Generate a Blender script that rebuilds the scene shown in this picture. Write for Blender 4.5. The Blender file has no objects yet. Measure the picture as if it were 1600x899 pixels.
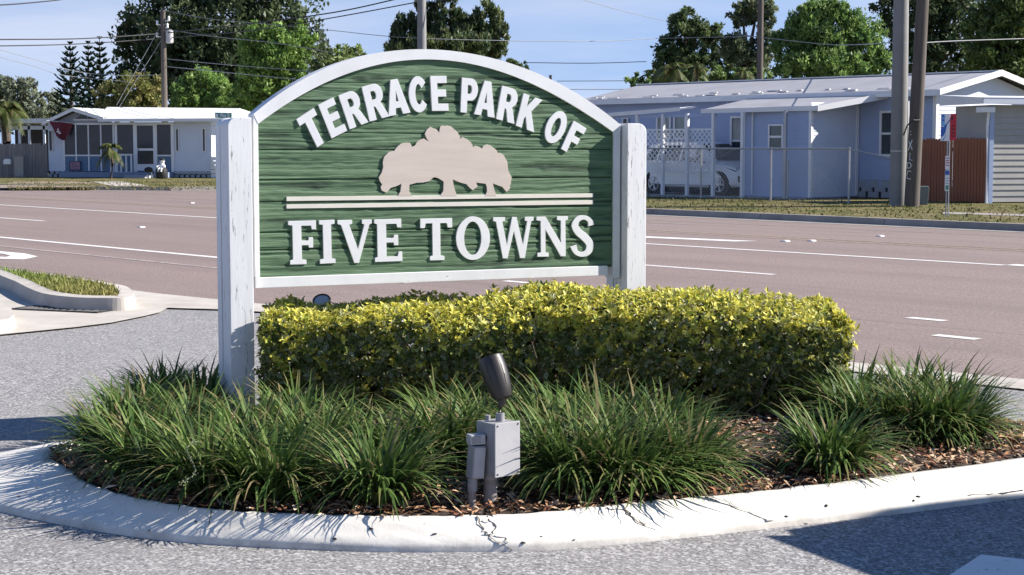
import bpy, math, random
import numpy as np
from mathutils import Vector, Matrix

# ------------------------------------------------------------------ camera, sky, sun, exposure
F = 2600.0; H = 1.6; HOR = 229.0
PIT = math.atan((449.5 - HOR) / F)
SC = bpy.context.scene
COL = SC.collection
cam = bpy.data.cameras.new('camera'); co = bpy.data.objects.new('camera', cam); COL.objects.link(co)
cam.sensor_width = 36.0; cam.lens = F / 1600.0 * 36.0; cam.clip_start = 0.1; cam.clip_end = 3000
co.location = (0, 0, H); co.rotation_euler = (math.pi / 2 - PIT, 0, 0)
SC.camera = co
SUN_EL = math.radians(34.0); SUN_AZ = math.radians(6.0)      # azimuth measured from +x towards +y
SD = Vector((math.cos(SUN_EL) * math.cos(SUN_AZ), math.cos(SUN_EL) * math.sin(SUN_AZ), math.sin(SUN_EL)))
world = bpy.data.worlds.new('World'); SC.world = world; world.use_nodes = True
wn = world.node_tree.nodes; wl = world.node_tree.links; wn.clear()
wo = wn.new('ShaderNodeOutputWorld'); bg = wn.new('ShaderNodeBackground'); sky = wn.new('ShaderNodeTexSky')
sky.sky_type = 'NISHITA'; sky.sun_disc = False
sky.sun_elevation = SUN_EL; sky.sun_rotation = math.atan2(SD.x, SD.y)
sky.altitude = 0; sky.air_density = 1.0; sky.dust_density = 0.2; sky.ozone_density = 7.0
bg.inputs['Strength'].default_value = 0.08
tcw = wn.new('ShaderNodeTexCoord'); mpw = wn.new('ShaderNodeMapping')
mpw.inputs['Location'].default_value = (0, 0, 0.16)          # lifts the horizon's white band a little: a clear dry winter sky
wl.new(tcw.outputs['Generated'], mpw.inputs['Vector']); wl.new(mpw.outputs['Vector'], sky.inputs['Vector'])
# thin high cloud veil, patchy over the whole sky
nz = wn.new('ShaderNodeTexNoise'); nz.inputs['Scale'].default_value = 2.6; nz.inputs['Detail'].default_value = 5; nz.inputs['Roughness'].default_value = 0.55
mv = wn.new('ShaderNodeMapping'); mv.inputs['Scale'].default_value = (1, 1, 6.0); mv.inputs['Location'].default_value = (0.35, 0, 0.25)
wl.new(tcw.outputs['Generated'], mv.inputs['Vector']); wl.new(mv.outputs['Vector'], nz.inputs['Vector'])
vr = wn.new('ShaderNodeMapRange'); vr.inputs[1].default_value = 0.30; vr.inputs[2].default_value = 0.70; vr.inputs[3].default_value = 0.38; vr.inputs[4].default_value = 0.85; wl.new(nz.outputs[0], vr.inputs[0])
cm = wn.new('ShaderNodeMix'); cm.data_type = 'RGBA'; cm.inputs[7].default_value = (5.7, 5.7, 6.2, 1); sx_ = wn.new('ShaderNodeSeparateXYZ'); wl.new(tcw.outputs['Generated'], sx_.inputs[0])
hz = wn.new('ShaderNodeMapRange'); hz.inputs[1].default_value = 0.0; hz.inputs[2].default_value = 0.55; hz.inputs[3].default_value = 1.0; hz.inputs[4].default_value = 0.12; wl.new(sx_.outputs[2], hz.inputs[0])   # the veil thins overhead
vm = wn.new('ShaderNodeMath'); vm.operation = 'MULTIPLY'; wl.new(vr.outputs[0], vm.inputs[0]); wl.new(hz.outputs[0], vm.inputs[1])
wl.new(vm.outputs[0], cm.inputs[0]); hs = wn.new('ShaderNodeHueSaturation'); hs.inputs['Saturation'].default_value = 1.4; wl.new(sky.outputs[0], hs.inputs['Color']); wl.new(hs.outputs[0], cm.inputs[6])
wl.new(cm.outputs[2], bg.inputs['Color']); wl.new(bg.outputs[0], wo.inputs['Surface'])
sl = bpy.data.lights.new('sun', 'SUN'); sl.energy = 5.0; sl.angle = math.radians(0.5); sl.color = (1.0, 0.935, 0.85)
so = bpy.data.objects.new('sun', sl); COL.objects.link(so); so.rotation_euler = SD.to_track_quat('Z', 'Y').to_euler()
SC.view_settings.view_transform = 'Standard'; SC.view_settings.look = 'None'
SC.view_settings.exposure = 1.05; SC.view_settings.gamma = 1.0; SC.view_settings.use_curve_mapping = False
SC.cycles.max_bounces = 6; SC.cycles.transparent_max_bounces = 8
SC.cycles.use_denoising = True

# ------------------------------------------------------------------ where things stand (ground measurements from the photograph)
def ray(px, py):
    x = (px - 800) / F; u = -(py - 449.5) / F
    return Vector((x, math.cos(PIT) + u * math.sin(PIT), -math.sin(PIT) + u * math.cos(PIT)))
CAM = Vector((0, 0, H))
def G(px, py, z=0.0):
    d = ray(px, py); return CAM + d * ((z - H) / d.z)
def P(px, py, D):
    d = ray(px, py); return CAM + d * (D / d.y)
vp = ray(-1520, HOR); _l = math.hypot(vp.x, vp.y)
EX = Vector((-vp.x / _l, -vp.y / _l, 0)); NX = Vector((-EX.y, EX.x, 0))     # along the road / across the road
ROADROT = math.atan2(EX.y, EX.x)
def AB(a, b, z=0.0): return EX * a + NX * b + Vector((0, 0, z))
def W(px, py, b):
    d = ray(px, py); t = b / (d.dot(NX)); p = CAM + d * t
    return p.dot(EX), p.z
VZ = 0.12                                                                   # the far verge stands a kerb above the road

# ------------------------------------------------------------------ helpers
rng = np.random.default_rng(7); random.seed(7)
def tag(o, label=None, cat=None, group=None, kind=None):
    if label: o['label'] = label
    if cat: o['category'] = cat
    if group: o['group'] = group
    if kind: o['kind'] = kind
    return o
def thing(name, loc=(0, 0, 0), rz=0.0, label=None, cat=None, group=None):
    o = bpy.data.objects.new(name, None); COL.objects.link(o); o.empty_display_size = 0.1
    o.location = loc; o.rotation_euler = (0, 0, rz); tag(o, label, cat, group); return o
def link(name, me, mat=None, parent=None, loc=None, rot=None):
    o = bpy.data.objects.new(name, me); COL.objects.link(o)
    if mat is not None and not me.materials:
        for m in (mat if isinstance(mat, (list, tuple)) else [mat]): me.materials.append(m)
    if parent: o.parent = parent
    if loc is not None: o.location = loc
    if rot is not None: o.rotation_euler = rot
    return o
def dup(o, parent=None):
    c = o.copy(); COL.objects.link(c); c.parent = parent
    for ch in list(o.children): dup(ch, c)
    return c
class MB:
    """collects faces; build() links them as one mesh object"""
    def __init__(s): s.v = []; s.f = []; s.m = []
    def poly(s, pts, mi=0):
        n = len(s.v); s.v += [tuple(p) for p in pts]; s.f.append(tuple(range(n, n + len(pts)))); s.m.append(mi)
    def box(s, x0, x1, y0, y1, z0, z1, mi=0, M=None):
        n = len(s.v)
        c = [(x0, y0, z0), (x1, y0, z0), (x1, y1, z0), (x0, y1, z0), (x0, y0, z1), (x1, y0, z1), (x1, y1, z1), (x0, y1, z1)]
        if M is not None: c = [tuple(M @ Vector(p)) for p in c]
        s.v += c
        for q in ((0, 3, 2, 1), (4, 5, 6, 7), (0, 1, 5, 4), (1, 2, 6, 5), (2, 3, 7, 6), (3, 0, 4, 7)):
            s.f.append(tuple(n + i for i in q)); s.m.append(mi)
    def prism(s, pts, d0, d1, axis='y', mi=0):
        """outline in two axes pushed along the third"""
        def mk(p, d):
            if axis == 'y': return (p[0], d, p[1])
            if axis == 'z': return (p[0], p[1], d)
            return (d, p[0], p[1])
        n = len(s.v); k = len(pts)
        s.v += [mk(p, d0) for p in pts] + [mk(p, d1) for p in pts]
        s.f.append(tuple(n + i for i in range(k))); s.f.append(tuple(n + k + i for i in reversed(range(k)))); s.m += [mi, mi]
        for i in range(k):
            j = (i + 1) % k; s.f.append((n + j, n + i, n + k + i, n + k + j)); s.m.append(mi)
    def tube(s, pts, r, seg=8, cap=True, mi=0):
        pts = [Vector(p) for p in pts]; rs = r if isinstance(r, (list, tuple)) else [r] * len(pts)
        n = len(s.v); up = Vector((0, 0, 1))
        for i, p in enumerate(pts):
            d = (pts[min(i + 1, len(pts) - 1)] - pts[max(i - 1, 0)]).normalized()
            a = d.cross(up)
            if a.length < 1e-3: a = d.cross(Vector((1, 0, 0)))
            a.normalize(); b = d.cross(a).normalized()
            for k in range(seg):
                t = 2 * math.pi * k / seg; s.v.append(tuple(p + (a * math.cos(t) + b * math.sin(t)) * rs[i]))
        for i in range(len(pts) - 1):
            for k in range(seg):
                q = (k + 1) % seg; s.f.append((n + i * seg + k, n + (i + 1) * seg + k, n + (i + 1) * seg + q, n + i * seg + q)); s.m.append(mi)
        if cap:
            s.f.append(tuple(n + k for k in range(seg))); s.m.append(mi)
            e = n + (len(pts) - 1) * seg; s.f.append(tuple(e + k for k in reversed(range(seg)))); s.m.append(mi)
    def lathe(s, prof, M=None, seg=20, mi=0):
        n = len(s.v)
        for r, z in prof:
            for k in range(seg):
                t = 2 * math.pi * k / seg; p = Vector((r * math.cos(t), r * math.sin(t), z))
                s.v.append(tuple(M @ p if M is not None else p))
        for i in range(len(prof) - 1):
            for k in range(seg):
                q = (k + 1) % seg; s.f.append((n + i * seg + k, n + i * seg + q, n + (i + 1) * seg + q, n + (i + 1) * seg + k)); s.m.append(mi)
        s.f.append(tuple(n + k for k in reversed(range(seg)))); s.m.append(mi)
        e = n + (len(prof) - 1) * seg; s.f.append(tuple(e + k for k in range(seg))); s.m.append(mi)
    def mesh(s, name, smooth=False, bevel=0.0):
        me = bpy.data.meshes.new(name); me.from_pydata(s.v, [], s.f)
        if any(s.m): me.polygons.foreach_set('material_index', s.m)
        import bmesh
        bm = bmesh.new(); bm.from_mesh(me); bmesh.ops.recalc_face_normals(bm, faces=bm.faces)
        if bevel > 0: bmesh.ops.bevel(bm, geom=[e for e in bm.edges if e.is_manifold and e.calc_face_angle(0) > 0.5], offset=bevel, segments=2, affect='EDGES', profile=0.6)
        bm.to_mesh(me); bm.free()
        if smooth:
            me.polygons.foreach_set('use_smooth', [True] * len(me.polygons))
            try: me.set_sharp_from_angle(angle=math.radians(40))
            except Exception: pass
        return me
    def build(s, name, mat, parent=None, smooth=False, bevel=0.0, loc=None, rot=None):
        return link(name, s.mesh(name, smooth, bevel), mat, parent, loc, rot)
def npmesh(name, v, q, tint=None, smooth=False):
    """fast mesh from arrays: v (n,3), q (m,4) or (m,3); tint (n,3) stored as a point colour"""
    me = bpy.data.meshes.new(name); v = np.asarray(v, np.float32); q = np.asarray(q, np.int32); k = q.shape[1]
    me.vertices.add(len(v)); me.vertices.foreach_set('co', v.ravel())
    me.loops.add(q.size); me.loops.foreach_set('vertex_index', q.ravel())
    me.polygons.add(len(q)); me.polygons.foreach_set('loop_start', np.arange(0, q.size, k, dtype=np.int32))
    me.update(calc_edges=True)
    if smooth: me.polygons.foreach_set('use_smooth', np.ones(len(q), bool))
    if tint is not None:
        at = me.color_attributes.new('tint', 'FLOAT_COLOR', 'POINT')
        c = np.ones((len(v), 4), np.float32); c[:, :3] = tint; at.data.foreach_set('color', c.ravel())
    me.validate(); return me
def catmull(pts, n=8, closed=False):
    pts = [Vector(p) for p in pts]; out = []; m = len(pts)
    for i in range(m if closed else m - 1):
        g = (lambda j: pts[j % m]) if closed else (lambda j: pts[min(max(j, 0), m - 1)])
        p0, p1, p2, p3 = g(i - 1), g(i), g(i + 1), g(i + 2)
        for k in range(n):
            t = k / n
            out.append(0.5 * ((2 * p1) + (p2 - p0) * t + (2 * p0 - 5 * p1 + 4 * p2 - p3) * t * t + (3 * p1 - p0 - 3 * p2 + p3) * t ** 3))
    if not closed: out.append(pts[-1].copy())
    return out

# ------------------------------------------------------------------ materials (all procedural)
def nt(name):
    m = bpy.data.materials.new(name); m.use_nodes = True; t = m.node_tree
    b = t.nodes.get('Principled BSDF'); return m, t, b
def mix(t, fac, a, b):
    n = t.nodes.new('ShaderNodeMix'); n.data_type = 'RGBA'
    if isinstance(fac, (int, float)): n.inputs[0].default_value = fac
    else: t.links.new(fac, n.inputs[0])
    for s, x in ((6, a), (7, b)):
        if isinstance(x, (tuple, list)): n.inputs[s].default_value = (*x[:3], 1)
        else: t.links.new(x, n.inputs[s])
    return n.outputs[2]
def noise(t, scale, detail=3, rough=0.6, vec=None, kind='NOISE'):
    n = t.nodes.new('ShaderNodeTexNoise' if kind == 'NOISE' else 'ShaderNodeTexVoronoi')
    n.inputs['Scale'].default_value = scale
    if kind == 'NOISE':
        n.inputs['Detail'].default_value = detail; n.inputs['Roughness'].default_value = rough
    if vec is not None: t.links.new(vec, n.inputs['Vector'])
    return n.outputs[0]
def ramp(t, src, lo, hi):
    n = t.nodes.new('ShaderNodeMapRange'); n.inputs[1].default_value = lo; n.inputs[2].default_value = hi; n.clamp = True
    t.links.new(src, n.inputs[0]); return n.outputs[0]
def coords(t, scale=(1, 1, 1), rot=(0, 0, 0), which='Object'):
    c = t.nodes.new('ShaderNodeTexCoord'); m = t.nodes.new('ShaderNodeMapping')
    m.inputs['Scale'].default_value = scale; m.inputs['Rotation'].default_value = rot
    t.links.new(c.outputs[which], m.inputs[0]); return m.outputs[0]
def bump(t, b, src, strength=0.3, dist=0.01):
    n = t.nodes.new('ShaderNodeBump'); n.inputs['Strength'].default_value = strength; n.inputs['Distance'].default_value = dist
    t.links.new(src, n.inputs['Height']); t.links.new(n.outputs[0], b.inputs['Normal'])
MATS = {}
def mat(name, c, rough=0.6, var=0.12, scale=6, metal=0.0, c2=None, bmp=0.0, bscale=None, stretch=(1, 1, 1), spec=0.5):
    """plain surface with slow colour variation, optional second colour and fine relief"""
    if name in MATS: return MATS[name]
    m, t, b = nt(name); v = coords(t, stretch)
    c2 = c2 or tuple(x * (1 - var * 2) for x in c)
    f = ramp(t, noise(t, scale, 5, 0.65, v), 0.3, 0.72)
    t.links.new(mix(t, f, c, c2), b.inputs['Base Color'])
    b.inputs['Roughness'].default_value = rough; b.inputs['Metallic'].default_value = metal
    b.inputs['Specular IOR Level'].default_value = spec
    if bmp: bump(t, b, noise(t, bscale or scale * 8, 4, 0.6, v), bmp, 0.004)
    MATS[name] = m; return m
def leafmat(name, trans=0.3, rough=0.5, spec=0.3, margin=None):
    m, t, b = nt(name)
    a = t.nodes.new('ShaderNodeAttribute'); a.attribute_name = 'tint'
    t.links.new(a.outputs['Color'], b.inputs['Base Color']); b.inputs['Roughness'].default_value = rough
    b.inputs['Specular IOR Level'].default_value = spec
    tr = t.nodes.new('ShaderNodeBsdfTranslucent'); t.links.new(a.outputs['Color'], tr.inputs['Color'])
    mx = t.nodes.new('ShaderNodeMixShader'); mx.inputs[0].default_value = trans
    o = t.nodes['Material Output']
    t.links.new(b.outputs[0], mx.inputs[1]); t.links.new(tr.outputs[0], mx.inputs[2]); t.links.new(mx.outputs[0], o.inputs['Surface'])
    return m
def asphalt(name, dark, light, speck, patch):
    m, t, b = nt(name); v = coords(t)
    def agg(sc):
        vn = t.nodes.new('ShaderNodeTexVoronoi'); vn.inputs['Scale'].default_value = sc; t.links.new(v, vn.inputs['Vector'])
        sp = t.nodes.new('ShaderNodeSeparateColor'); t.links.new(vn.outputs['Color'], sp.inputs[0]); return sp.outputs[0], vn.outputs['Distance']
    c1, d1 = agg(130); c2, d2 = agg(80); s1 = ramp(t, c1, 0.1, 0.95)
    big = ramp(t, noise(t, 0.35, 4, 0.55, v), 0.35, 0.7)
    c = mix(t, s1, dark, light)
    n = t.nodes.new('ShaderNodeMath'); n.operation = 'MULTIPLY'; t.links.new(ramp(t, c2, 0.80, 0.86), n.inputs[0]); n.inputs[1].default_value = 0.8
    c = mix(t, n.outputs[0], c, speck)
    n9 = t.nodes.new('ShaderNodeMath'); n9.operation = 'MULTIPLY'; t.links.new(ramp(t, c2, 0.16, 0.10), n9.inputs[0]); n9.inputs[1].default_value = 0.8
    c = mix(t, n9.outputs[0], c, tuple(x * .6 for x in dark))
    n2 = t.nodes.new('ShaderNodeMath'); n2.operation = 'MULTIPLY'; t.links.new(big, n2.inputs[0]); n2.inputs[1].default_value = 0.35
    st = ramp(t, noise(t, 1.4, 5, 0.7, v), 0.55, 0.72); n7 = t.nodes.new('ShaderNodeMath'); n7.operation = 'MULTIPLY'; t.links.new(st, n7.inputs[0]); n7.inputs[1].default_value = 0.42
    c = mix(t, n7.outputs[0], c, tuple(x * 1.25 for x in dark))
    wn_ = ramp(t, noise(t, 0.8, 4, 0.6, coords(t, (1, 1, 1), (0, 0, 1.1))), 0.52, 0.75); n8 = t.nodes.new('ShaderNodeMath'); n8.operation = 'MULTIPLY'; t.links.new(wn_, n8.inputs[0]); n8.inputs[1].default_value = 0.3
    c = mix(t, n8.outputs[0], c, (0.34, 0.325, 0.305))
    c = mix(t, n2.outputs[0], c, patch)
    t.links.new(c, b.inputs['Base Color']); b.inputs['Roughness'].default_value = 0.85; b.inputs['Specular IOR Level'].default_value = 0.25
    bump(t, b, s1, 0.3, 0.004); return m
def road_mat():
    """reddish worn road with long darker wheel tracks and stains that run with the lanes"""
    m, t, b = nt('road_asphalt'); v = coords(t); vs = coords(t, (0.05, 1.2, 1))
    s1 = ramp(t, noise(t, 34, 3, 0.75, v), 0.34, 0.68)
    tr = ramp(t, noise(t, 0.9, 4, 0.6, vs), 0.35, 0.7)
    big = ramp(t, noise(t, 0.25, 3, 0.6, v), 0.4, 0.75)
    c = mix(t, s1, (0.14, 0.104, 0.092), (0.335, 0.262, 0.238))
    k = t.nodes.new('ShaderNodeMath'); k.operation = 'MULTIPLY'; t.links.new(tr, k.inputs[0]); k.inputs[1].default_value = 0.6
    c = mix(t, k.outputs[0], c, (0.165, 0.132, 0.122))
    oil = ramp(t, noise(t, 1.0, 5, 0.7, coords(t, (0.35, 1.0, 1))), 0.60, 0.74); k5 = t.nodes.new('ShaderNodeMath'); k5.operation = 'MULTIPLY'; t.links.new(oil, k5.inputs[0]); k5.inputs[1].default_value = 0.45
    c = mix(t, k5.outputs[0], c, (0.10, 0.085, 0.08))
    sk = ramp(t, noise(t, 1.0, 3, 0.5, coords(t, (0.03, 6.0, 1))), 0.66, 0.72); k6 = t.nodes.new('ShaderNodeMath'); k6.operation = 'MULTIPLY'; t.links.new(sk, k6.inputs[0]); k6.inputs[1].default_value = 0.35
    c = mix(t, k6.outputs[0], c, (0.09, 0.075, 0.07))
    k2 = t.nodes.new('ShaderNodeMath'); k2.operation = 'MULTIPLY'; t.links.new(big, k2.inputs[0]); k2.inputs[1].default_value = 0.3
    c = mix(t, k2.outputs[0], c, (0.27, 0.215, 0.20))
    t.links.new(c, b.inputs['Base Color']); b.inputs['Roughness'].default_value = 0.85; b.inputs['Specular IOR Level'].default_value = 0.25
    bump(t, b, s1, 0.35, 0.006); return m
def grass_mat(name, g1, g2, dry, bare, s=1.0):
    m, t, b = nt(name); v = coords(t)
    f1 = ramp(t, noise(t, 9 * s, 5, 0.8, v), 0.35, 0.65); f2 = ramp(t, noise(t, 0.8 * s, 5, 0.7, v), 0.42, 0.62); f3 = ramp(t, noise(t, 1.7 * s, 4, 0.75, v), 0.58, 0.70)
    c = mix(t, f2, mix(t, f1, g1, g2), dry); c = mix(t, f3, c, bare)
    t.links.new(c, b.inputs['Base Color']); b.inputs['Roughness'].default_value = 0.95; b.inputs['Specular IOR Level'].default_value = 0.1
    bump(t, b, f1, 0.9, 0.05); return m
def paint_mat(name, c, wear, amount=0.62, scale=25, stretch=(1, 1, 1), rough=0.55):
    m, t, b = nt(name); v = coords(t, stretch)
    f = ramp(t, noise(t, scale, 6, 0.75, v), amount, amount + 0.05)
    s = ramp(t, noise(t, 3, 4, 0.6, v), 0.35, 0.8)
    cc = mix(t, s, c, tuple(x * 0.86 for x in c))
    t.links.new(mix(t, f, cc, wear), b.inputs['Base Color']); b.inputs['Roughness'].default_value = rough
    b.inputs['Specular IOR Level'].default_value = 0.3
    bump(t, b, noise(t, scale * 0.7, 5, 0.7, v), 0.25, 0.003); return m
def wood_sign_mat():
    """green stain on sandblasted boards: lighter ridges, darker hollows in the grain, a few rusty weeps"""
    m, t, b = nt('green_board'); v = coords(t, (1.6, 1, 34)); v2 = coords(t, (0.7, 1, 120)); v3 = coords(t)
    f = ramp(t, noise(t, 2.2, 6, 0.7, v), 0.32, 0.68); g = ramp(t, noise(t, 1.6, 4, 0.7, v2), 0.35, 0.68)
    a = t.nodes.new('ShaderNodeAttribute'); a.attribute_name = 'relief'
    r = ramp(t, a.outputs['Fac'], 0.15, 0.85)
    c = mix(t, f, (0.026, 0.068, 0.034), (0.056, 0.118, 0.060))
    c = mix(t, g, c, (0.085, 0.155, 0.085))
    k = t.nodes.new('ShaderNodeMath'); k.operation = 'MULTIPLY'; t.links.new(r, k.inputs[0]); k.inputs[1].default_value = 0.62
    c = mix(t, k.outputs[0], c, (0.15, 0.235, 0.135))
    lo = ramp(t, a.outputs['Fac'], 0.30, 0.05); k3 = t.nodes.new('ShaderNodeMath'); k3.operation = 'MULTIPLY'; t.links.new(lo, k3.inputs[0]); k3.inputs[1].default_value = 0.75
    c = mix(t, k3.outputs[0], c, (0.018, 0.036, 0.022))
    w = ramp(t, noise(t, 7, 4, 0.6, v3), 0.66, 0.78)
    k2 = t.nodes.new('ShaderNodeMath'); k2.operation = 'MULTIPLY'; t.links.new(w, k2.inputs[0]); k2.inputs[1].default_value = 0.5
    c = mix(t, k2.outputs[0], c, (0.13, 0.14, 0.075))
    t.links.new(c, b.inputs['Base Color']); b.inputs['Roughness'].default_value = 0.62; b.inputs['Specular IOR Level'].default_value = 0.3
    bump(t, b, f, 0.55, 0.006); return m

M_DRIVE = asphalt('driveway_asphalt', (0.13, 0.126, 0.125), (0.33, 0.32, 0.318), (0.50, 0.485, 0.475), (0.24, 0.235, 0.235))
M_ROAD = road_mat()
M_VERGE = grass_mat('verge_turf', (0.075, 0.095, 0.028), (0.17, 0.17, 0.06), (0.26, 0.21, 0.11), (0.35, 0.28, 0.19), 1.0)
M_TURF = grass_mat('kerb_turf', (0.09, 0.14, 0.025), (0.18, 0.2, 0.06), (0.28, 0.23, 0.10), (0.2, 0.16, 0.08), 4.0)
M_CONC = mat('concrete', (0.50, 0.46, 0.41), 0.85, 0.15, 2.5, bmp=0.4, bscale=60, c2=(0.36, 0.33, 0.29))
M_KERBF = mat('weathered_concrete', (0.36, 0.33, 0.30), 0.9, 0.2, 1.2, bmp=0.4, bscale=30, c2=(0.20, 0.185, 0.165))
M_LINE = paint_mat('line_paint', (0.74, 0.72, 0.69), (0.33, 0.27, 0.25), 0.60, 14)
M_LINEW = paint_mat('worn_line_paint', (0.42, 0.36, 0.33), (0.24, 0.18, 0.165), 0.52, 9)
M_YEL = paint_mat('worn_yellow_paint', (0.48, 0.36, 0.22), (0.24, 0.18, 0.16), 0.5, 9)
def kerb_mat():
    m, t, b = nt('kerb_paint'); v = coords(t)
    chip = ramp(t, noise(t, 26, 6, 0.75, v), 0.66, 0.70); stn = ramp(t, noise(t, 2.2, 6, 0.72, v), 0.46, 0.74); scf = ramp(t, noise(t, 1.0, 4, 0.6, coords(t, (3, 14, 3))), 0.58, 0.70)
    geo = t.nodes.new('ShaderNodeSeparateXYZ'); t.links.new(v, geo.inputs[0])
    low = ramp(t, geo.outputs[2], 0.05, 0.018)                     # road grit worked into the foot of the kerb
    def part(x, f):
        k = t.nodes.new('ShaderNodeMath'); k.operation = 'MULTIPLY'; t.links.new(x, k.inputs[0]); k.inputs[1].default_value = f; return k.outputs[0]
    c = mix(t, part(stn, .55), (0.68, 0.652, 0.595), (0.50, 0.45, 0.38)); c = mix(t, part(scf, .35), c, (0.40, 0.36, 0.31))
    lm = t.nodes.new('ShaderNodeMath'); lm.operation = 'MULTIPLY'; t.links.new(low, lm.inputs[0]); t.links.new(ramp(t, noise(t, 7, 4, .7, v), .35, .65), lm.inputs[1])
    c = mix(t, part(lm.outputs[0], .6), c, (0.34, 0.31, 0.27)); c = mix(t, chip, c, (0.33, 0.295, 0.25))
    t.links.new(c, b.inputs['Base Color']); b.inputs['Roughness'].default_value = 0.75; b.inputs['Specular IOR Level'].default_value = 0.2
    bump(t, b, noise(t, 40, 5, 0.7, v), 0.4, 0.004); return m
M_WHITEK = kerb_mat()
M_CRACK = mat('crack_dirt', (0.07, 0.06, 0.05), 0.95)
M_POSTW = paint_mat('peeling_white_paint', (0.74, 0.745, 0.76), (0.19, 0.185, 0.185), 0.595, 7, (10, 10, 1.0))
M_FRAMEW = paint_mat('white_trim_paint', (0.74, 0.745, 0.76), (0.19, 0.17, 0.15), 0.665, 14, (1.5, 1.5, 1.5))
M_LETTER = mat('letter_white', (0.75, 0.755, 0.77), 0.45, 0.05, 8)
M_BEIGE = mat('emblem_beige', (0.60, 0.52, 0.465), 0.55, 0.07, 3, c2=(0.52, 0.44, 0.385), stretch=(1, 1, 9))
M_BAR = mat('emblem_cream', (0.73, 0.69, 0.62), 0.5, 0.06, 5)
M_BOARD = wood_sign_mat()
M_GALV = mat('grey_pvc', (0.30, 0.30, 0.31), 0.5, 0.15, 14, bmp=0.08)
M_GALVL = mat('grey_box_cover', (0.40, 0.40, 0.41), 0.42, 0.12, 10, c2=(0.33, 0.33, 0.345))
M_PIPE = mat('weathered_pipe', (0.30, 0.27, 0.25), 0.6, 0.2, 20)
M_BRONZE = mat('bronze_lamp', (0.030, 0.026, 0.023), 0.42, 0.2, 12, spec=0.55)
M_CHROME = mat('lamp_glass', (0.62, 0.63, 0.65), 0.15, 0.15, 8, metal=0.0)
M_SOIL = mat('soil', (0.055, 0.038, 0.028), 0.95, 0.3, 12, bmp=0.8, bscale=70)
M_BARK = mat('bark', (0.11, 0.085, 0.065), 0.95, 0.25, 5, bmp=0.8, bscale=20, stretch=(3, 3, 0.6))
M_TWIG = mat('twig', (0.13, 0.10, 0.075), 0.9, 0.2, 20)
M_POLEW = mat('pole_timber', (0.135, 0.115, 0.10), 0.9, 0.25, 2.0, bmp=0.6, bscale=14, stretch=(6, 6, 0.4))
M_POLEC = mat('pole_concrete', (0.25, 0.25, 0.25), 0.8, 0.12, 1.5, bmp=0.3, bscale=30)
M_WIRE = mat('cable_black', (0.03, 0.03, 0.032), 0.6, 0.1)
M_WIREG = mat('cable_grey', (0.25, 0.26, 0.28), 0.5, 0.1)
M_SIDE = mat('white_siding', (0.64, 0.68, 0.77), 0.5, 0.05, 0.8, c2=(0.56, 0.60, 0.70))  # white siding with a little blue shade mixed into its colour
M_SIDESHADE = mat('shade_blue_siding', (0.37, 0.45, 0.64), 0.5, 0.05, 0.8, c2=(0.32, 0.40, 0.59))  # same white siding, sky-blue shade put into the colour of walls facing the road
M_TRIM = mat('white_trim', (0.80, 0.80, 0.81), 0.4, 0.04, 2)
M_TEAL = mat('blue_panel', (0.13, 0.21, 0.33), 0.6, 0.08, 2)
M_DARKG = mat('window_screen', (0.035, 0.04, 0.055), 0.25, 0.25, 1.2, spec=0.6)
M_GLASS = mat('window_glass', (0.05, 0.065, 0.07), 0.08, 0.3, 1.5, spec=0.8)
M_CURT = mat('window_curtain', (0.34, 0.38, 0.37), 0.25, 0.25, 9, stretch=(2, 2, 0.2), spec=0.6)
M_ROOFW = mat('white_roof', (0.80, 0.79, 0.77), 0.5, 0.05, 1.2)
M_ROOFG = mat('metal_roof', (0.36, 0.355, 0.37), 0.6, 0.12, 1.0, c2=(0.28, 0.275, 0.29))
M_BLOCK = mat('skirting_block', (0.40, 0.42, 0.46), 0.9, 0.1, 3)
M_HOLE = mat('gap_shade', (0.02, 0.02, 0.025), 0.9)  # near-black sheet colour standing in for shade inside openings
M_FENCEG = mat('grey_fence_board', (0.30, 0.27, 0.245), 0.9, 0.2, 2.2, c2=(0.19, 0.17, 0.16), stretch=(6, 6, 0.5))
M_FENCER = mat('red_fence_board', (0.33, 0.125, 0.065), 0.8, 0.15, 2.0, c2=(0.22, 0.08, 0.045), stretch=(6, 6, 0.5))
M_GALVS = mat('galvanised_steel', (0.42, 0.43, 0.45), 0.4, 0.1, 6, metal=0.5)
M_CARW = mat('white_car_paint', (0.88, 0.88, 0.89), 0.25, 0.02, 1)
M_CARD = mat('dark_car_paint', (0.05, 0.055, 0.06), 0.25, 0.05, 1)
M_TYRE = mat('tyre', (0.018, 0.018, 0.019), 0.85, 0.1)
M_RIM = mat('alloy', (0.62, 0.62, 0.63), 0.3, 0.05, 4, metal=0.6)
M_BLACKP = mat('black_plastic', (0.02, 0.02, 0.022), 0.6)
M_LEAF = leafmat('leaf', 0.36)
M_BLADE = leafmat('blade', 0.22, 0.55, 0.2)
M_HEDGE = leafmat('hedge_leaf', 0.26, 0.5, 0.22)

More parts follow.
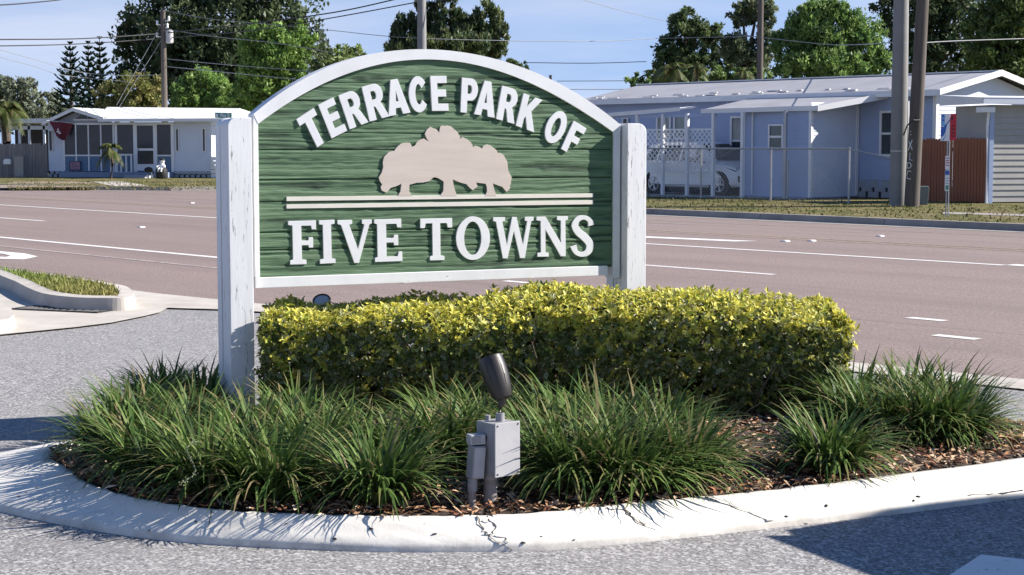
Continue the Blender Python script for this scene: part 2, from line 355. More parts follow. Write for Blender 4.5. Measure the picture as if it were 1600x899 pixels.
# ================================================================== ground, roads, kerbs
RR = (0, 0, ROADROT)
def sheet(name, pts, mat_, z=0.0, rot=None, kind='structure', parent=None):
    mb = MB(); mb.poly([(p[0], p[1], z) for p in pts]); o = mb.build(name, mat_, parent, rot=rot)
    if kind and not parent: o['kind'] = kind
    return o
ground = sheet('ground', [(-900, -200), (900, -200), (900, 1500), (-900, 1500)], M_VERGE, -0.03)
NEAR = [(-90, 9.0), (-40, 9.0), (-16, 9.05), (-11, 9.6), (-6.2, 10.1), (-2, 10.5), (30, 10.6)]
driveway = sheet('driveway', [(-90, -40), (45, -40), (45, 10.3), (-2, 10.3), (-6.2, 9.9), (-16, 8.9), (-90, 8.9)], M_DRIVE, 0.0, RR)
FARL = [(-130, 27.0), (-90, 27.8), (-62.2, 28.4), (-56, 29.2), (-53.2, 30.8), (-52.2, 33), (-51.6, 38), (-51.4, 60)]
FARR = [(-43.4, 60), (-43.2, 36), (-42.4, 31.5), (-40, 29.4), (-36, 28.7), (-27, 28.4), (-16.9, 28.0), (0, 27.8), (60, 27.6)]
road = sheet('road', [(-150, 9.0)] + NEAR + [(60, 10.6), (60, 27.8)] + list(reversed(FARR)) [1:] + list(reversed(FARL)) + [(-150, 27)], M_ROAD, 0.004, RR)
g = MB()                                                     # concrete gutter along the near edge
for i in range(len(NEAR) - 1):
    (a0, b0), (a1, b1) = NEAR[i], NEAR[i + 1]
    g.poly([(a0, b0 - 0.42, 0.012), (a1, b1 - 0.42, 0.012), (a1, b1 + 0.02, 0.012), (a0, b0 + 0.02, 0.012)])
gut = g.build('gutter', M_CONC, rot=RR); gut['kind'] = 'structure'
def verge(name, line, extra):
    mb = MB(); mb.poly([(a, b, VZ) for a, b in line] + [(a, b, VZ) for a, b in extra])
    o = mb.build(name, M_VERGE, rot=RR); o['kind'] = 'structure'; return o
verge('verge', [(a, b + 0.2) for a, b in FARL[:4]] + [(a - 0.2, b) for a, b in FARL[4:]], [(-51.6, 300), (-500, 300), (-500, 27.2)])
verge('verge', [(a + 0.2, b) for a, b in FARR[:3]] + [(a, b + 0.2) for a, b in FARR[3:]], [(300, 27.8), (300, 300), (-43.2, 300)])
def kerb_line(name, line, side=1):
    mb = MB(); cl = [Vector((a, b, 0)) for a, b in line]
    for i in range(len(cl) - 1):
        d = (cl[i + 1] - cl[i]).normalized(); n = Vector((-d.y, d.x, 0)) * side; L = (cl[i + 1] - cl[i]).length
        k = max(1, int(L / 3.0))
        for q in range(k):
            p = cl[i] + d * (L * q / k + 0.006); r = cl[i] + d * (L * (q + 1) / k - 0.006)
            mb.poly([p, r, r + n * 0.04 + Vector((0, 0, .14)), p + n * 0.04 + Vector((0, 0, .14))])
            mb.poly([p + n * .04 + Vector((0, 0, .14)), r + n * .04 + Vector((0, 0, .14)), r + n * .22 + Vector((0, 0, .14)), p + n * .22 + Vector((0, 0, .14))])
            mb.poly([p - n * 0.45 + Vector((0, 0, .009)), r - n * 0.45 + Vector((0, 0, .009)), r + Vector((0, 0, .009)), p + Vector((0, 0, .009))])
    o = mb.build(name, M_KERBF, rot=RR); o['kind'] = 'structure'; return o
kerb_line('kerb', [(a, b) for a, b in FARL]); kerb_line('kerb', [(a, b) for a, b in FARR])
# painted lines: parts of the road
def stripe(a0, a1, b, w=0.12, m=M_LINE, z=0.008, taper=None):
    mb = MB(); n = max(1, int((a1 - a0) / 4))
    for i in range(n):
        p, q = a0 + (a1 - a0) * i / n, a0 + (a1 - a0) * (i + 1) / n
        mb.poly([(p, b - w / 2, z), (q, b - w / 2, z), (q, b + w / 2, z), (p, b + w / 2, z)])
    o = mb.build('painted_line', m, road); return o
stripe(-120, -18.3, 11.6, 0.10, M_LINEW); stripe(-120, -19.2, 12.72, 0.15)
for k in range(6):
    stripe(-17.6 + 1.9 * k, -17.2 + 1.9 * k, 12.0, 0.13) if k != 5 else stripe(-8.1, -7.68, 12.0, 0.13)
    stripe(-18.6 + 1.9 * k, -18.2 + 1.9 * k, 13.05, 0.13) if k != 5 else stripe(-9.1, -8.7, 13.05, 0.13)
for a in (-45.3, -36.3, -26, -16.3): stripe(a, a + 3.0, 16.2, 0.12)
stripe(-130, -12.3, 19.8, 0.14); stripe(-12.3, 20, 19.95, 0.26)
stripe(-130, 30, 23.1, 0.09, M_YEL); stripe(-130, 30, 22.65, 0.07, M_YEL); stripe(-70, 30, 26.3, 0.08, M_LINEW)
for a in (-56, -47, -38, -28.5, ): stripe(a, a + 5.5, 25.4, 0.10, M_LINEW)
mb = MB(); mb.poly([(-26, 21.0, .008), (-21.5, 20.9, .008), (-18.4, 21.35, .008), (-18.2, 21.75, .008), (-21.0, 21.35, .008), (-26, 21.25, .008)])
mb.build('painted_arrow', M_LINE, road)
mb = MB()                                                   # white loop of the lane symbol beside the left kerb
ring = [(-24.6, 10.95), (-23.4, 11.05), (-22.6, 10.88), (-22.15, 10.45), (-22.6, 10.2), (-24.6, 10.05)]; rin = [(-24.6, 10.72), (-23.5, 10.78), (-23.0, 10.65), (-22.8, 10.48), (-23.1, 10.38), (-24.6, 10.3)]
for i in range(5): mb.poly([(*ring[i], .008), (*ring[i + 1], .008), (*rin[i + 1], .008), (*rin[i], .008)])
mb.build('painted_symbol', M_LINE, road)
for px, py in ((221, 356), (1375, 370), (1227, 378), (1268, 377.5), (300, 318), (610, 352)):
    p = G(px, py); a, b = p.dot(EX), p.dot(NX)
    mb = MB(); mb.prism([(a - .07, .005), (a - .035, .026), (a + .035, .026), (a + .07, .005)], b - .055, b + .055, 'y'); mb.build('road_stud', M_TRIM, road)
# paint on the driveway at the lower right (an arrow or stop bar in the shade)
p0, p1 = G(1533, 868), G(1540, 899)
d = (G(1640, 880) - p0).normalized(); mb = MB(); e = Vector((d.y, -d.x, 0))
mb.poly([p0 + Vector((0, 0, .004)), p0 + e * 0.62 + d * -.06 + Vector((0, 0, .004)), p0 + e * 0.62 + d * 3 + Vector((0, 0, .004)), p0 + d * 3 + Vector((0, 0, .004))])
mb.build('painted_bar', M_LINE, driveway, rot=None).matrix_parent_inverse = Matrix.Rotation(ROADROT, 4, 'Z').inverted()
# worn lane-side concrete at the drive throat (left)
def gpoly(name, px, m, z, kind='structure'):
    mb = MB(); mb.poly([G(x, y, z) for x, y in px]); o = mb.build(name, m)
    if kind: o['kind'] = kind
    return o
gpoly('concrete_apron', [(-80, 540), (0, 523), (60, 517), (120, 511), (175, 504), (225, 494), (250, 488), (262, 481), (345, 483.5), (440, 489), (440, 478), (345, 472), (180, 461), (60, 452), (-80, 441)], M_CONC, 0.016)
gpoly('pavement', [(140, 284), (195, 284), (232, 290.5), (178, 291)], M_CONC, VZ + 0.006)
gpoly('pavement', [(1010, 307.5), (1165, 309.5), (1165, 306), (1012, 303.5)], M_KERBF, VZ + 0.006)
mb = MB(); mb.poly([(-45, 36.95, VZ + .008), (-29.5, 36.95, VZ + .008), (-29.5, 39.6, VZ + .008), (-45, 39.6, VZ + .008)]); mb.build('carport_bounce_slab', M_CONC, rot=RR)['kind'] = 'structure'  # pale slab added to bounce light up at the parked car
gpoly('pavement', [(1470, 334), (1680, 340), (1680, 337), (1475, 331.5)], M_KERBF, VZ + 0.006)
for pts in ([(0, 289), (120, 289.5), (150, 292.5), (0, 293)], [(20, 284), (130, 284), (150, 287), (10, 287)]):
    gpoly('bare_soil', pts, mat('bare_soil', (0.30, 0.235, 0.17), 0.95, 0.2, 3, c2=(0.20, 0.15, 0.10)), VZ + 0.004)
# left kerb island with turf
tw = [G(x, y) for x, y in ((-260, 395), (-60, 432), (9, 455), (40, 471), (66, 481), (110, 487), (150, 488.5), (190, 488.5), (209, 486), (214, 480), (208, 472), (190, 465))]
tw = [Vector((p.x, p.y, 0)) for p in tw]
tw += [AB(a, 8.72) for a in (-17.2, -18.5, -21, -26, -34)]
out = catmull(tw, 5, True); n = len(out); cen = sum(out, Vector()) / n
def inset(pts, dist):
    r = []; m = len(pts)
    for i in range(m):
        t = (pts[(i + 1) % m] - pts[i - 1]).normalized(); r.append(pts[i] + Vector((-t.y, t.x, 0)) * dist)
    return r
s_ = sum((out[i].x * out[(i + 1) % n].y - out[(i + 1) % n].x * out[i].y) for i in range(n)); sg = 1 if s_ > 0 else -1
i1, i2 = inset(out, 0.03 * sg), inset(out, 0.17 * sg)
mb = MB()
for i in range(n):
    j = (i + 1) % n; Z = lambda p, z: (p.x, p.y, z)
    mb.poly([Z(out[i], 0.0), Z(out[j], 0.0), Z(i1[j], .14), Z(i1[i], .14)]); mb.poly([Z(i1[i], .14), Z(i1[j], .14), Z(i2[j], .15), Z(i2[i], .15)]); mb.poly([Z(i2[i], .15), Z(i2[j], .15), Z(i2[j], .05), Z(i2[i], .05)])
mb.build('kerb', M_CONC, smooth=True)['kind'] = 'structure'
mb = MB(); mb.poly([(p.x, p.y, .13) for p in i2]); mb.build('lawn', M_TURF)['kind'] = 'structure'
def inside(p, poly):
    c = False; j = len(poly) - 1
    for i in range(len(poly)):
        if (poly[i].y > p[1]) != (poly[j].y > p[1]) and p[0] < (poly[j].x - poly[i].x) * (p[1] - poly[i].y) / (poly[j].y - poly[i].y) + poly[i].x: c = not c
        j = i
    return c
def blades(base, length, width, lean, droop, az=None, seg=4, tint=None):
    """arching grass blades as strips: base (n,3), arrays of length, width, lean, droop"""
    n = len(base); az = rng.uniform(0, 2 * np.pi, n) if az is None else az
    dx, dy = np.cos(az), np.sin(az); V = []; pos = base.copy(); ang = lean.copy(); st = length / seg
    for s in range(seg + 1):
        w = width * (1 - (s / seg) ** 1.8) * 0.5 + 0.0006
        side = np.stack([-dy * w, dx * w, np.zeros(n)], 1)
        V += [pos - side, pos + side]
        pos = pos + np.stack([dx * np.sin(ang) * st, dy * np.sin(ang) * st, np.cos(ang) * st], 1); ang = ang + droop / seg
    V = np.stack(V, 1); k = 2 * (seg + 1); off = np.arange(n)[:, None] * k
    q = np.concatenate([off + np.array([[2 * s, 2 * s + 1, 2 * s + 3, 2 * s + 2]]) for s in range(seg)], 0)
    t = None if tint is None else np.repeat(tint, k, 0)
    return V.reshape(-1, 3), q, t
pts = []
while len(pts) < 5200:
    p = (random.uniform(-8.5, -3.6), random.uniform(15.9, 24))
    if inside(p, i2): pts.append((p[0], p[1], 0.12))
pts = np.array(pts); n = len(pts); f = np.clip((pts[:, 0] + 6.2) / 2.2, 0, 1) * rng.uniform(0.6, 1, n)
tint = (1 - f)[:, None] * np.array([[.13, .21, .035]]) + f[:, None] * np.array([[.34, .29, .10]]); tint *= rng.uniform(.6, 1.25, (n, 1))
v, q, t = blades(pts, rng.uniform(.03, .10, n), rng.uniform(.008, .016, n), rng.uniform(0, .5, n), rng.uniform(.2, 1.2, n), seg=3, tint=tint)
tag(link('grass', npmesh('grass', v, q, t), M_BLADE), 'short green and straw turf tufting over the curved concrete kerb', 'grass', kind='stuff')
# short turf on the far verge, dry and patchy
pa = []
for k in range(3500):
    a = random.uniform(-36, -12); b = random.uniform(28.5, 37); pa.append(AB(a, b, VZ))
for k in range(2500):
    p = G(random.uniform(10, 345), random.uniform(283, 297), VZ); pa.append(Vector((p.x, p.y, VZ)))
pts = np.array([tuple(p) for p in pa]); n = len(pts); pt = rng.uniform(0, 1, n)[:, None]
tint = (1 - pt) * np.array([[.09, .11, .03]]) + pt * np.array([[.22, .18, .09]])
v, q, t = blades(pts, rng.uniform(.03, .08, n), rng.uniform(.02, .05, n), rng.uniform(0.2, 1.1, n), rng.uniform(.2, 1.0, n), seg=2, tint=tint)
tag(link('grass', npmesh('grass', v, q, t), leafmat('dry_blade', .1, .9, .05)), 'patchy dry short grass on the verge across the road', 'grass', kind='stuff')
# storm drain grate under the left kerb
a, b = G(16, 486.5), G(152, 492.5); d = (b - a).normalized(); L = (b - a).length; rz = math.atan2(d.y, d.x)
t = thing('drain_grate', (a.x, a.y, 0.016), rz, 'dark iron storm drain grating set in concrete below the curved kerb', 'drain grate')
mb = MB(); mb.box(0, L, 0, .03, 0, .012); mb.box(0, L, .33, .36, 0, .012); mb.box(0, .03, .03, .33, 0, .012); mb.box(L - .03, L, .03, .33, 0, .012); mb.build('frame', M_BLACKP, t)
mb = MB(); mb.box(.03, L - .03, .03, .33, -.0, .004); mb.build('pit_shade', M_HOLE, t)  # flat dark plate painted as the shade below the bars
nb = int((L - .1) / .075)
b0 = MB(); b0.box(-.014, .014, .03, .33, 0.004, .010); me = b0.mesh('bar')
for k in range(nb): link('bar', me, mat('grate_iron', (.16, .15, .14), .6), t, (.06 + k * (L - .12) / (nb - 1), 0, 0))
# kerb end at the left edge
st = [G(x, y) for x, y in ((-60, 533), (0, 525), (18, 522), (27, 514), (22, 500), (0, 489), (-60, 484))]
mb = MB(); c0 = sum(st, Vector()) / len(st); top = [c0 + (p - c0) * 0.86 + Vector((0, 0, .12)) for p in st]
for i in range(len(st)):
    j = (i + 1) % len(st); mb.poly([st[i], st[j], top[j], top[i]])
mb.poly(top); mb.build('kerb', M_CONC, smooth=True)['kind'] = 'structure'

# ================================================================== planted island with painted kerb
oc = [G(x, y) for x, y in ((0, 800), (100, 821), (200, 838), (300, 849), (450, 858), (600, 863), (750, 863), (850, 860), (1000, 848), (1150, 832), (1300, 815), (1450, 798), (1600, 778))]
ic = [G(x, y, .11) for x, y in ((113, 738), (128, 752), (180, 771), (250, 786), (350, 799), (450, 804), (600, 808), (750, 807), (850, 802), (1000, 786), (1150, 773), (1300, 756), (1600, 717))]
oc = [Vector((p.x, p.y, 0)) for p in oc] + [Vector(p + (0,)) for p in ((3.15, 7.95), (3.5, 8.35), (3.35, 8.8), (2.8, 9.35), (2.2, 10.1), (1.5, 10.9), (.6, 11.15), (-.5, 10.75), (-1.5, 9.95), (-2.15, 9.1), (-2.62, 8.5), (-2.78, 8.05), (-2.68, 7.6))]
ic = [Vector((p.x, p.y, 0)) for p in ic] + [Vector(p + (0,)) for p in ((3.0, 8.25), (3.15, 8.42), (3.05, 8.62), (2.55, 9.15), (1.95, 9.92), (1.3, 10.62), (.6, 10.82), (-.35, 10.45), (-1.28, 9.72), (-1.88, 8.95), (-2.18, 8.42), (-2.26, 8.1), (-2.2, 7.85))]
OC = catmull(oc, 8, True); IC = catmull(ic, 8, True); NK = len(OC)
prof = [(0.0, 0.0), (0.015, 0.02), (0.06, 0.034), (0.3, 0.055), (0.62, 0.085), (0.9, 0.112), (1.0, 0.115), (1.04, 0.075)]
def kerb_pt(i, s):
    z = float(np.interp(s, [p[0] for p in prof], [p[1] for p in prof])); i0 = int(math.floor(i)) % NK; f = i - math.floor(i); j = (i0 + 1) % NK
    o = OC[i0].lerp(OC[j], f); q = IC[i0].lerp(IC[j], f); p = o.lerp(q, s); return Vector((p.x, p.y, z))
mb = MB()
rows = [[kerb_pt(i, s) + Vector((0, 0, 0.0 if k == 0 else 0.003 * math.sin(i * 1.7 + k) * math.sin(i * .31))) for k, (s, z) in enumerate(prof)] for i in range(NK)]
for i in range(NK):
    j = (i + 1) % NK
    for k in range(len(prof) - 1): mb.poly([rows[i][k], rows[j][k], rows[j][k + 1], rows[i][k + 1]])
KERB = mb.build('island_kerb', M_WHITEK, smooth=False)
import bmesh
bm = bmesh.new(); bm.from_mesh(KERB.data); bmesh.ops.remove_doubles(bm, verts=bm.verts, dist=1e-5); bmesh.ops.recalc_face_normals(bm, faces=bm.faces); bm.to_mesh(KERB.data); bm.free()
KERB.data.polygons.foreach_set('use_smooth', [True] * len(KERB.data.polygons)); KERB['kind'] = 'structure'
def kerb_is(px, py):
    """kerb coordinates nearest to a spot on the ground"""
    best = None
    for i in range(0, 14 * 8):
        for s in np.linspace(0, 1, 21):
            p = kerb_pt(i, s); g_ = G(px, py, p.z); dd = (p - g_).length
            if best is None or dd < best[0]: best = (dd, i, s)
    return best[1], best[2]
def crack(pxs, w):
    """hairline break across the painted kerb"""
    pts = [kerb_pt(*kerb_is(*p)) for p in pxs]; mb = MB(); P2 = []
    for i in range(len(pts) - 1):
        for k in range(4):
            p = pts[i].lerp(pts[i + 1], k / 4); P2.append(p + Vector((random.uniform(-.008, .008), random.uniform(-.006, .006), .0035)))
    P2.append(pts[-1] + Vector((0, 0, .0035)))
    for i in range(len(P2) - 1):
        d = (P2[i + 1] - P2[i]); nn = Vector((-d.y, d.x, 0)).normalized(); wa, wb = w * random.uniform(.4, 1.2), w * random.uniform(.4, 1.2)
        mb.poly([P2[i] - nn * wa, P2[i + 1] - nn * wb, P2[i + 1] + nn * wb, P2[i] + nn * wa])
    mb.build('crack', M_CRACK, KERB)
crack([(330, 798), (322, 820), (310, 850)], .0025); crack([(1418, 745), (1440, 798)], .0025)
crack([(738, 808), (750, 828), (764, 838), (778, 850), (800, 861)], .0035); crack([(760, 808), (768, 822), (770, 836), (764, 838)], .003)
crack([(752, 814), (768, 816)], .002); crack([(760, 835), (786, 842), (790, 855)], .0025)
crack([(950, 796), (975, 800), (1000, 815), (1028, 835)], .004); crack([(968, 796), (990, 806), (1015, 820)], .003)
crack([(1105, 776), (1150, 797), (1195, 817), (1268, 818)], .004); crack([(1120, 777), (1150, 798)], .002); crack([(1525, 775), (1560, 771), (1598, 768)], .004)
for px, py in ((582, 826), (520, 842), (812, 848), (845, 839), (903, 843), (1168, 770), (1232, 808), (1300, 790), (1430, 782), (1436, 776), (300, 815), (240, 830), (450, 820), (680, 834), (17, 762), (40, 770), (30, 775)):
    p = kerb_pt(*kerb_is(px, py)); mb = MB(); r = random.uniform(.004, .009)
    mb.lathe([(r, 0), (r * .9, r * .5), (r * .3, r * .8)], Matrix.Translation(p) @ Matrix.Rotation(random.uniform(0, 3), 4, 'Z') @ Matrix.Diagonal((1.6, .8, 1, 1)), 6); mb.build('grit', M_CRACK, KERB)
mb = MB(); cI = sum(IC, Vector()) / NK
for i in range(NK):
    j = (i + 1) % NK
    for s0, s1, z0, z1 in ((1.012, .9, .06, .10), (.9, .5, .10, .115), (.5, .0, .115, .12)):
        q = [cI + (IC[i] - cI) * s0, cI + (IC[j] - cI) * s0, cI + (IC[j] - cI) * s1, cI + (IC[i] - cI) * s1]
        zs = (z0, z0, z1, z1)
        if s1 == 0: q, zs = q[:3], zs[:3]
        mb.poly([(p.x, p.y, z) for p, z in zip(q, zs)])
mb.build('planting_bed', M_SOIL)['kind'] = 'structure'
# bark mulch: thousands of loose chips
ch = []
while len(ch) < 13000:
    x, y = random.uniform(-2.3, 3.2), random.uniform(6.6, 9.3)
    if inside((x, y), IC): ch.append((x, y))
ch = np.array(ch); n = len(ch); az = rng.uniform(0, np.pi, n); tl = rng.normal(0, .28, n); ln = rng.uniform(.010, .042, n); wd = rng.uniform(.003, .009, n)
u = np.stack([np.cos(az) * np.cos(tl), np.sin(az) * np.cos(tl), np.sin(tl)], 1) * ln[:, None]
wv = np.stack([-np.sin(az), np.cos(az), rng.normal(0, .4, n)], 1) * wd[:, None]
c = np.stack([ch[:, 0], ch[:, 1], .112 + rng.uniform(0, .018, n)], 1); up = np.array([0, 0, .004])
V = np.stack([c - u - wv * .6, c - u * .4 + wv + up, c + u + wv * .5, c + u * .5 - wv + up], 1).reshape(-1, 3); q = np.arange(4 * n).reshape(n, 4)
pal = np.array([[.36, .19, .10], [.24, .105, .06], [.50, .34, .22], [.13, .065, .045], [.42, .25, .15], [.58, .44, .32]]); tint = pal[rng.integers(0, 6, n)] * rng.uniform(.7, 1.2, (n, 1))
tag(link('mulch', npmesh('mulch', V, q, np.repeat(tint, 4, 0)), leafmat('mulch_chip', .0, .9, .1)), 'reddish brown bark mulch around the plants inside the white kerb', 'mulch', kind='stuff')

# ================================================================== the entrance sign
SR = math.radians(25.0); SO = P(393.5, 229, 9.22); SO.z = 0.0
U = Vector((math.cos(SR), math.sin(SR), 0)); IN = Vector((-math.sin(SR), math.cos(SR), 0))
def SP(px, py, c=0.0):
    d = ray(px, py); t = ((SO + IN * c - CAM).dot(IN)) / d.dot(IN); p = CAM + d * t - SO
    return (p.dot(U), p.z)
sign = thing('entrance_sign', (SO.x, SO.y, 0.09), SR, 'arched green wooden sign with raised white lettering and tree emblem between white posts', 'sign')
SZ = 0.09
def S2(px, py, c=0.0):
    x, z = SP(px, py, c); return (x, z - SZ)
YP = 0.018                                                   # face of the green boards behind the frame's front
oa = [(396, 181), (430, 150), (463, 126.7), (505, 107.5), (552, 93.3), (600, 84.5), (641, 80), (690, 77.5), (720, 79.5), (746.7, 84), (780, 92.5), (813, 104.5), (847, 118.5), (880, 135.6), (924.5, 162), (970, 194.5)]
ia = [(403.5, 196), (432, 172), (463, 151), (498, 134), (530, 120), (563, 109.5), (597, 102), (650, 95.5), (690, 93.8), (720, 96), (747, 101), (780, 110), (813, 122), (847, 138.5), (880, 158), (924.5, 184.5), (959.5, 206)]
OA = [S2(*p) for p in oa]; IA = [S2(*p) for p in ia]
def smooth_arc(pts, n=48):
    x = np.array([p[0] for p in pts]); z = np.array([p[1] for p in pts]); co_ = np.polyfit(x, z, 4); xs = np.linspace(x[0], x[-1], n)
    return [(float(a), float(np.polyval(co_, a))) for a in xs], co_
OAs, _ = smooth_arc(OA); IAs, ICO = smooth_arc(IA)
xl0, zb0 = S2(397, 300)[0], 0
XL = OAs[0][0]; XLi = IAs[0][0]; XR = OAs[-1][0]; XRi = IAs[-1][0]
zbL = S2(401, 450.5)[1]; zbR = S2(950, 430.5)[1]; ZB = (zbL + zbR) / 2; ZBi = (S2(411, 433.5)[1] + S2(960, 414.7)[1]) / 2
mb = MB(); n = len(OAs)
for i in range(n - 1):
    o0, o1, q0, q1 = OAs[i], OAs[i + 1], IAs[i], IAs[i + 1]
    for (a, b) in ((0.0, 0.0),):
        mb.poly([(q0[0], 0, q0[1]), (q1[0], 0, q1[1]), (o1[0], 0, o1[1]), (o0[0], 0, o0[1])])
        mb.poly([(o0[0], 0, o0[1]), (o1[0], 0, o1[1]), (o1[0], .11, o1[1]), (o0[0], .11, o0[1])])
        mb.poly([(q0[0], 0, q0[1]), (q0[0], .11, q0[1]), (q1[0], .11, q1[1]), (q1[0], 0, q1[1])])
        mb.poly([(q0[0], .11, q0[1]), (o0[0], .11, o0[1]), (o1[0], .11, o1[1]), (q1[0], .11, q1[1])])
mb.poly([(OAs[0][0], 0, OAs[0][1]), (OAs[0][0], .11, OAs[0][1]), (IAs[0][0], .11, IAs[0][1]), (IAs[0][0], 0, IAs[0][1])]); mb.poly([(OAs[-1][0], 0, OAs[-1][1]), (OAs[-1][0], .11, OAs[-1][1]), (IAs[-1][0], .11, IAs[-1][1]), (IAs[-1][0], 0, IAs[-1][1])])
mb.build('frame_arch', M_FRAMEW, sign)
mb = MB(); mb.prism([(XL, ZBi), (XLi, ZBi), (XLi, IAs[0][1] - .002), (XL, OAs[0][1] - .002)], .002, .108); mb.build('frame_stile', M_FRAMEW, sign, bevel=.002)
mb = MB(); mb.prism([(XRi, ZB - .02), (XR, ZB - .02), (XR, OAs[-1][1] - .002), (XRi, IAs[-1][1] - .002)], .004, .108); mb.build('frame_stile', M_FRAMEW, sign, bevel=.002)
mb = MB(); xe = S2(949, 425)[0]; mb.box(XL + .002, xe, -.004, .105, ZB, ZBi - .001); mb.build('frame_rail', M_FRAMEW, sign, bevel=.003)
# sandblasted boards
def vnoise(x, y, seed):
    r = np.random.default_rng(seed).random((128, 128)); xi = np.floor(x).astype(int); yi = np.floor(y).astype(int); fx = x - xi; fy = y - yi
    fx = fx * fx * (3 - 2 * fx); fy = fy * fy * (3 - 2 * fy); g_ = lambda a, b: r[a % 128, b % 128]
    return (g_(xi, yi) * (1 - fx) + g_(xi + 1, yi) * fx) * (1 - fy) + (g_(xi, yi + 1) * (1 - fx) + g_(xi + 1, yi + 1) * fx) * fy
knots = [S2(x, y, YP) for x, y in ((570, 123), (640, 110), (530, 266), (497, 290), (573, 331), (745, 358), (850, 262), (905, 355), (480, 148), (780, 328), (843, 196), (915, 185))]
ZT = max(p[1] for p in IAs) + .01; NPL = 9; zs = np.linspace(ZBi - .008, ZT, NPL + 1) + np.array([0, .018, -.022, .012, -.006, .024, -.018, .02, -.012, 0])
for k in range(NPL):
    nz, nx = 26, 150; xs = np.linspace(XLi - .008, XRi + .008, nx); zz = np.linspace(zs[k] + .0015, zs[k + 1] - .0015, nz)
    X, Z = np.meshgrid(xs, zz); Z = Z + 0.0
    lim = np.polyval(ICO, np.clip(X, IAs[0][0], IAs[-1][0])) + .006; Z = np.minimum(Z, lim)
    bend = np.zeros_like(X)
    for kx, kz in knots:
        r2 = ((X - kx) / .10) ** 2 + ((Z - kz) / .035) ** 2; bend += (Z - kz) * np.exp(-r2) * 0.7
    wz = Z - bend + .030 * vnoise(X * 1.7 + 17 * k, Z * 4, 3 + k) + .006 * vnoise(X * 7, Z * 14, 33)
    h = .62 * vnoise(X * 1.1 + 5 * k, wz * 75, 11 + k) + .33 * vnoise(X * 2.6, wz * 170, 12) + .25 * vnoise(X * 16, wz * 60, 13)
    h = np.clip((h - .28) / .6, 0, 1); rel = h.copy()
    edge = np.minimum((Z - zs[k]), (zs[k + 1] - Z)); groove = np.exp(-(edge / .0032) ** 2) * np.clip(.25 + 1.1 * vnoise(X * 1.1 + 3.7 * k, X * 0 + k, 77), 0, 1)
    for kx, kz in knots:
        r2 = ((X - kx) / .018) ** 2 + ((Z - kz) / .011) ** 2; h = h * (1 - np.exp(-r2)) + (1.3 * np.exp(-r2) - 1.4 * np.exp(-r2 * 5))
    lift = .002 * math.sin(k * 2.4) + .003 * (vnoise(X * .8 + 9 * k, Z * 3, 91) - .5)
    Y = YP - lift * .35 - .0055 * h + .005 * groove + .001
    V = np.stack([X, Y, Z], -1).reshape(-1, 3); idx = np.arange(nz * nx).reshape(nz, nx)
    q = np.stack([idx[:-1, :-1], idx[:-1, 1:], idx[1:, 1:], idx[1:, :-1]], -1).reshape(-1, 4)
    ar = np.abs((V[q[:, 2], 0] - V[q[:, 0], 0]) * (V[q[:, 2], 2] - V[q[:, 0], 2])); q = q[ar > 1e-7]
    me = npmesh('board', V, q, None, True)
    at = me.attributes.new('relief', 'FLOAT', 'POINT')
    if len(at.data) == V.shape[0]: at.data.foreach_set('value', (rel * (1 - groove)).astype(np.float32).ravel())
    link('board', me, M_BOARD, sign)
mb = MB(); mb.prism([(XLi - .01, ZBi - .01), (XRi + .01, ZBi - .01)] + [(x, z + .008) for x, z in reversed(IAs)], YP + .010, .095); mb.build('backing_panel', mat('back_panel', (.03, .07, .04), .8), sign)
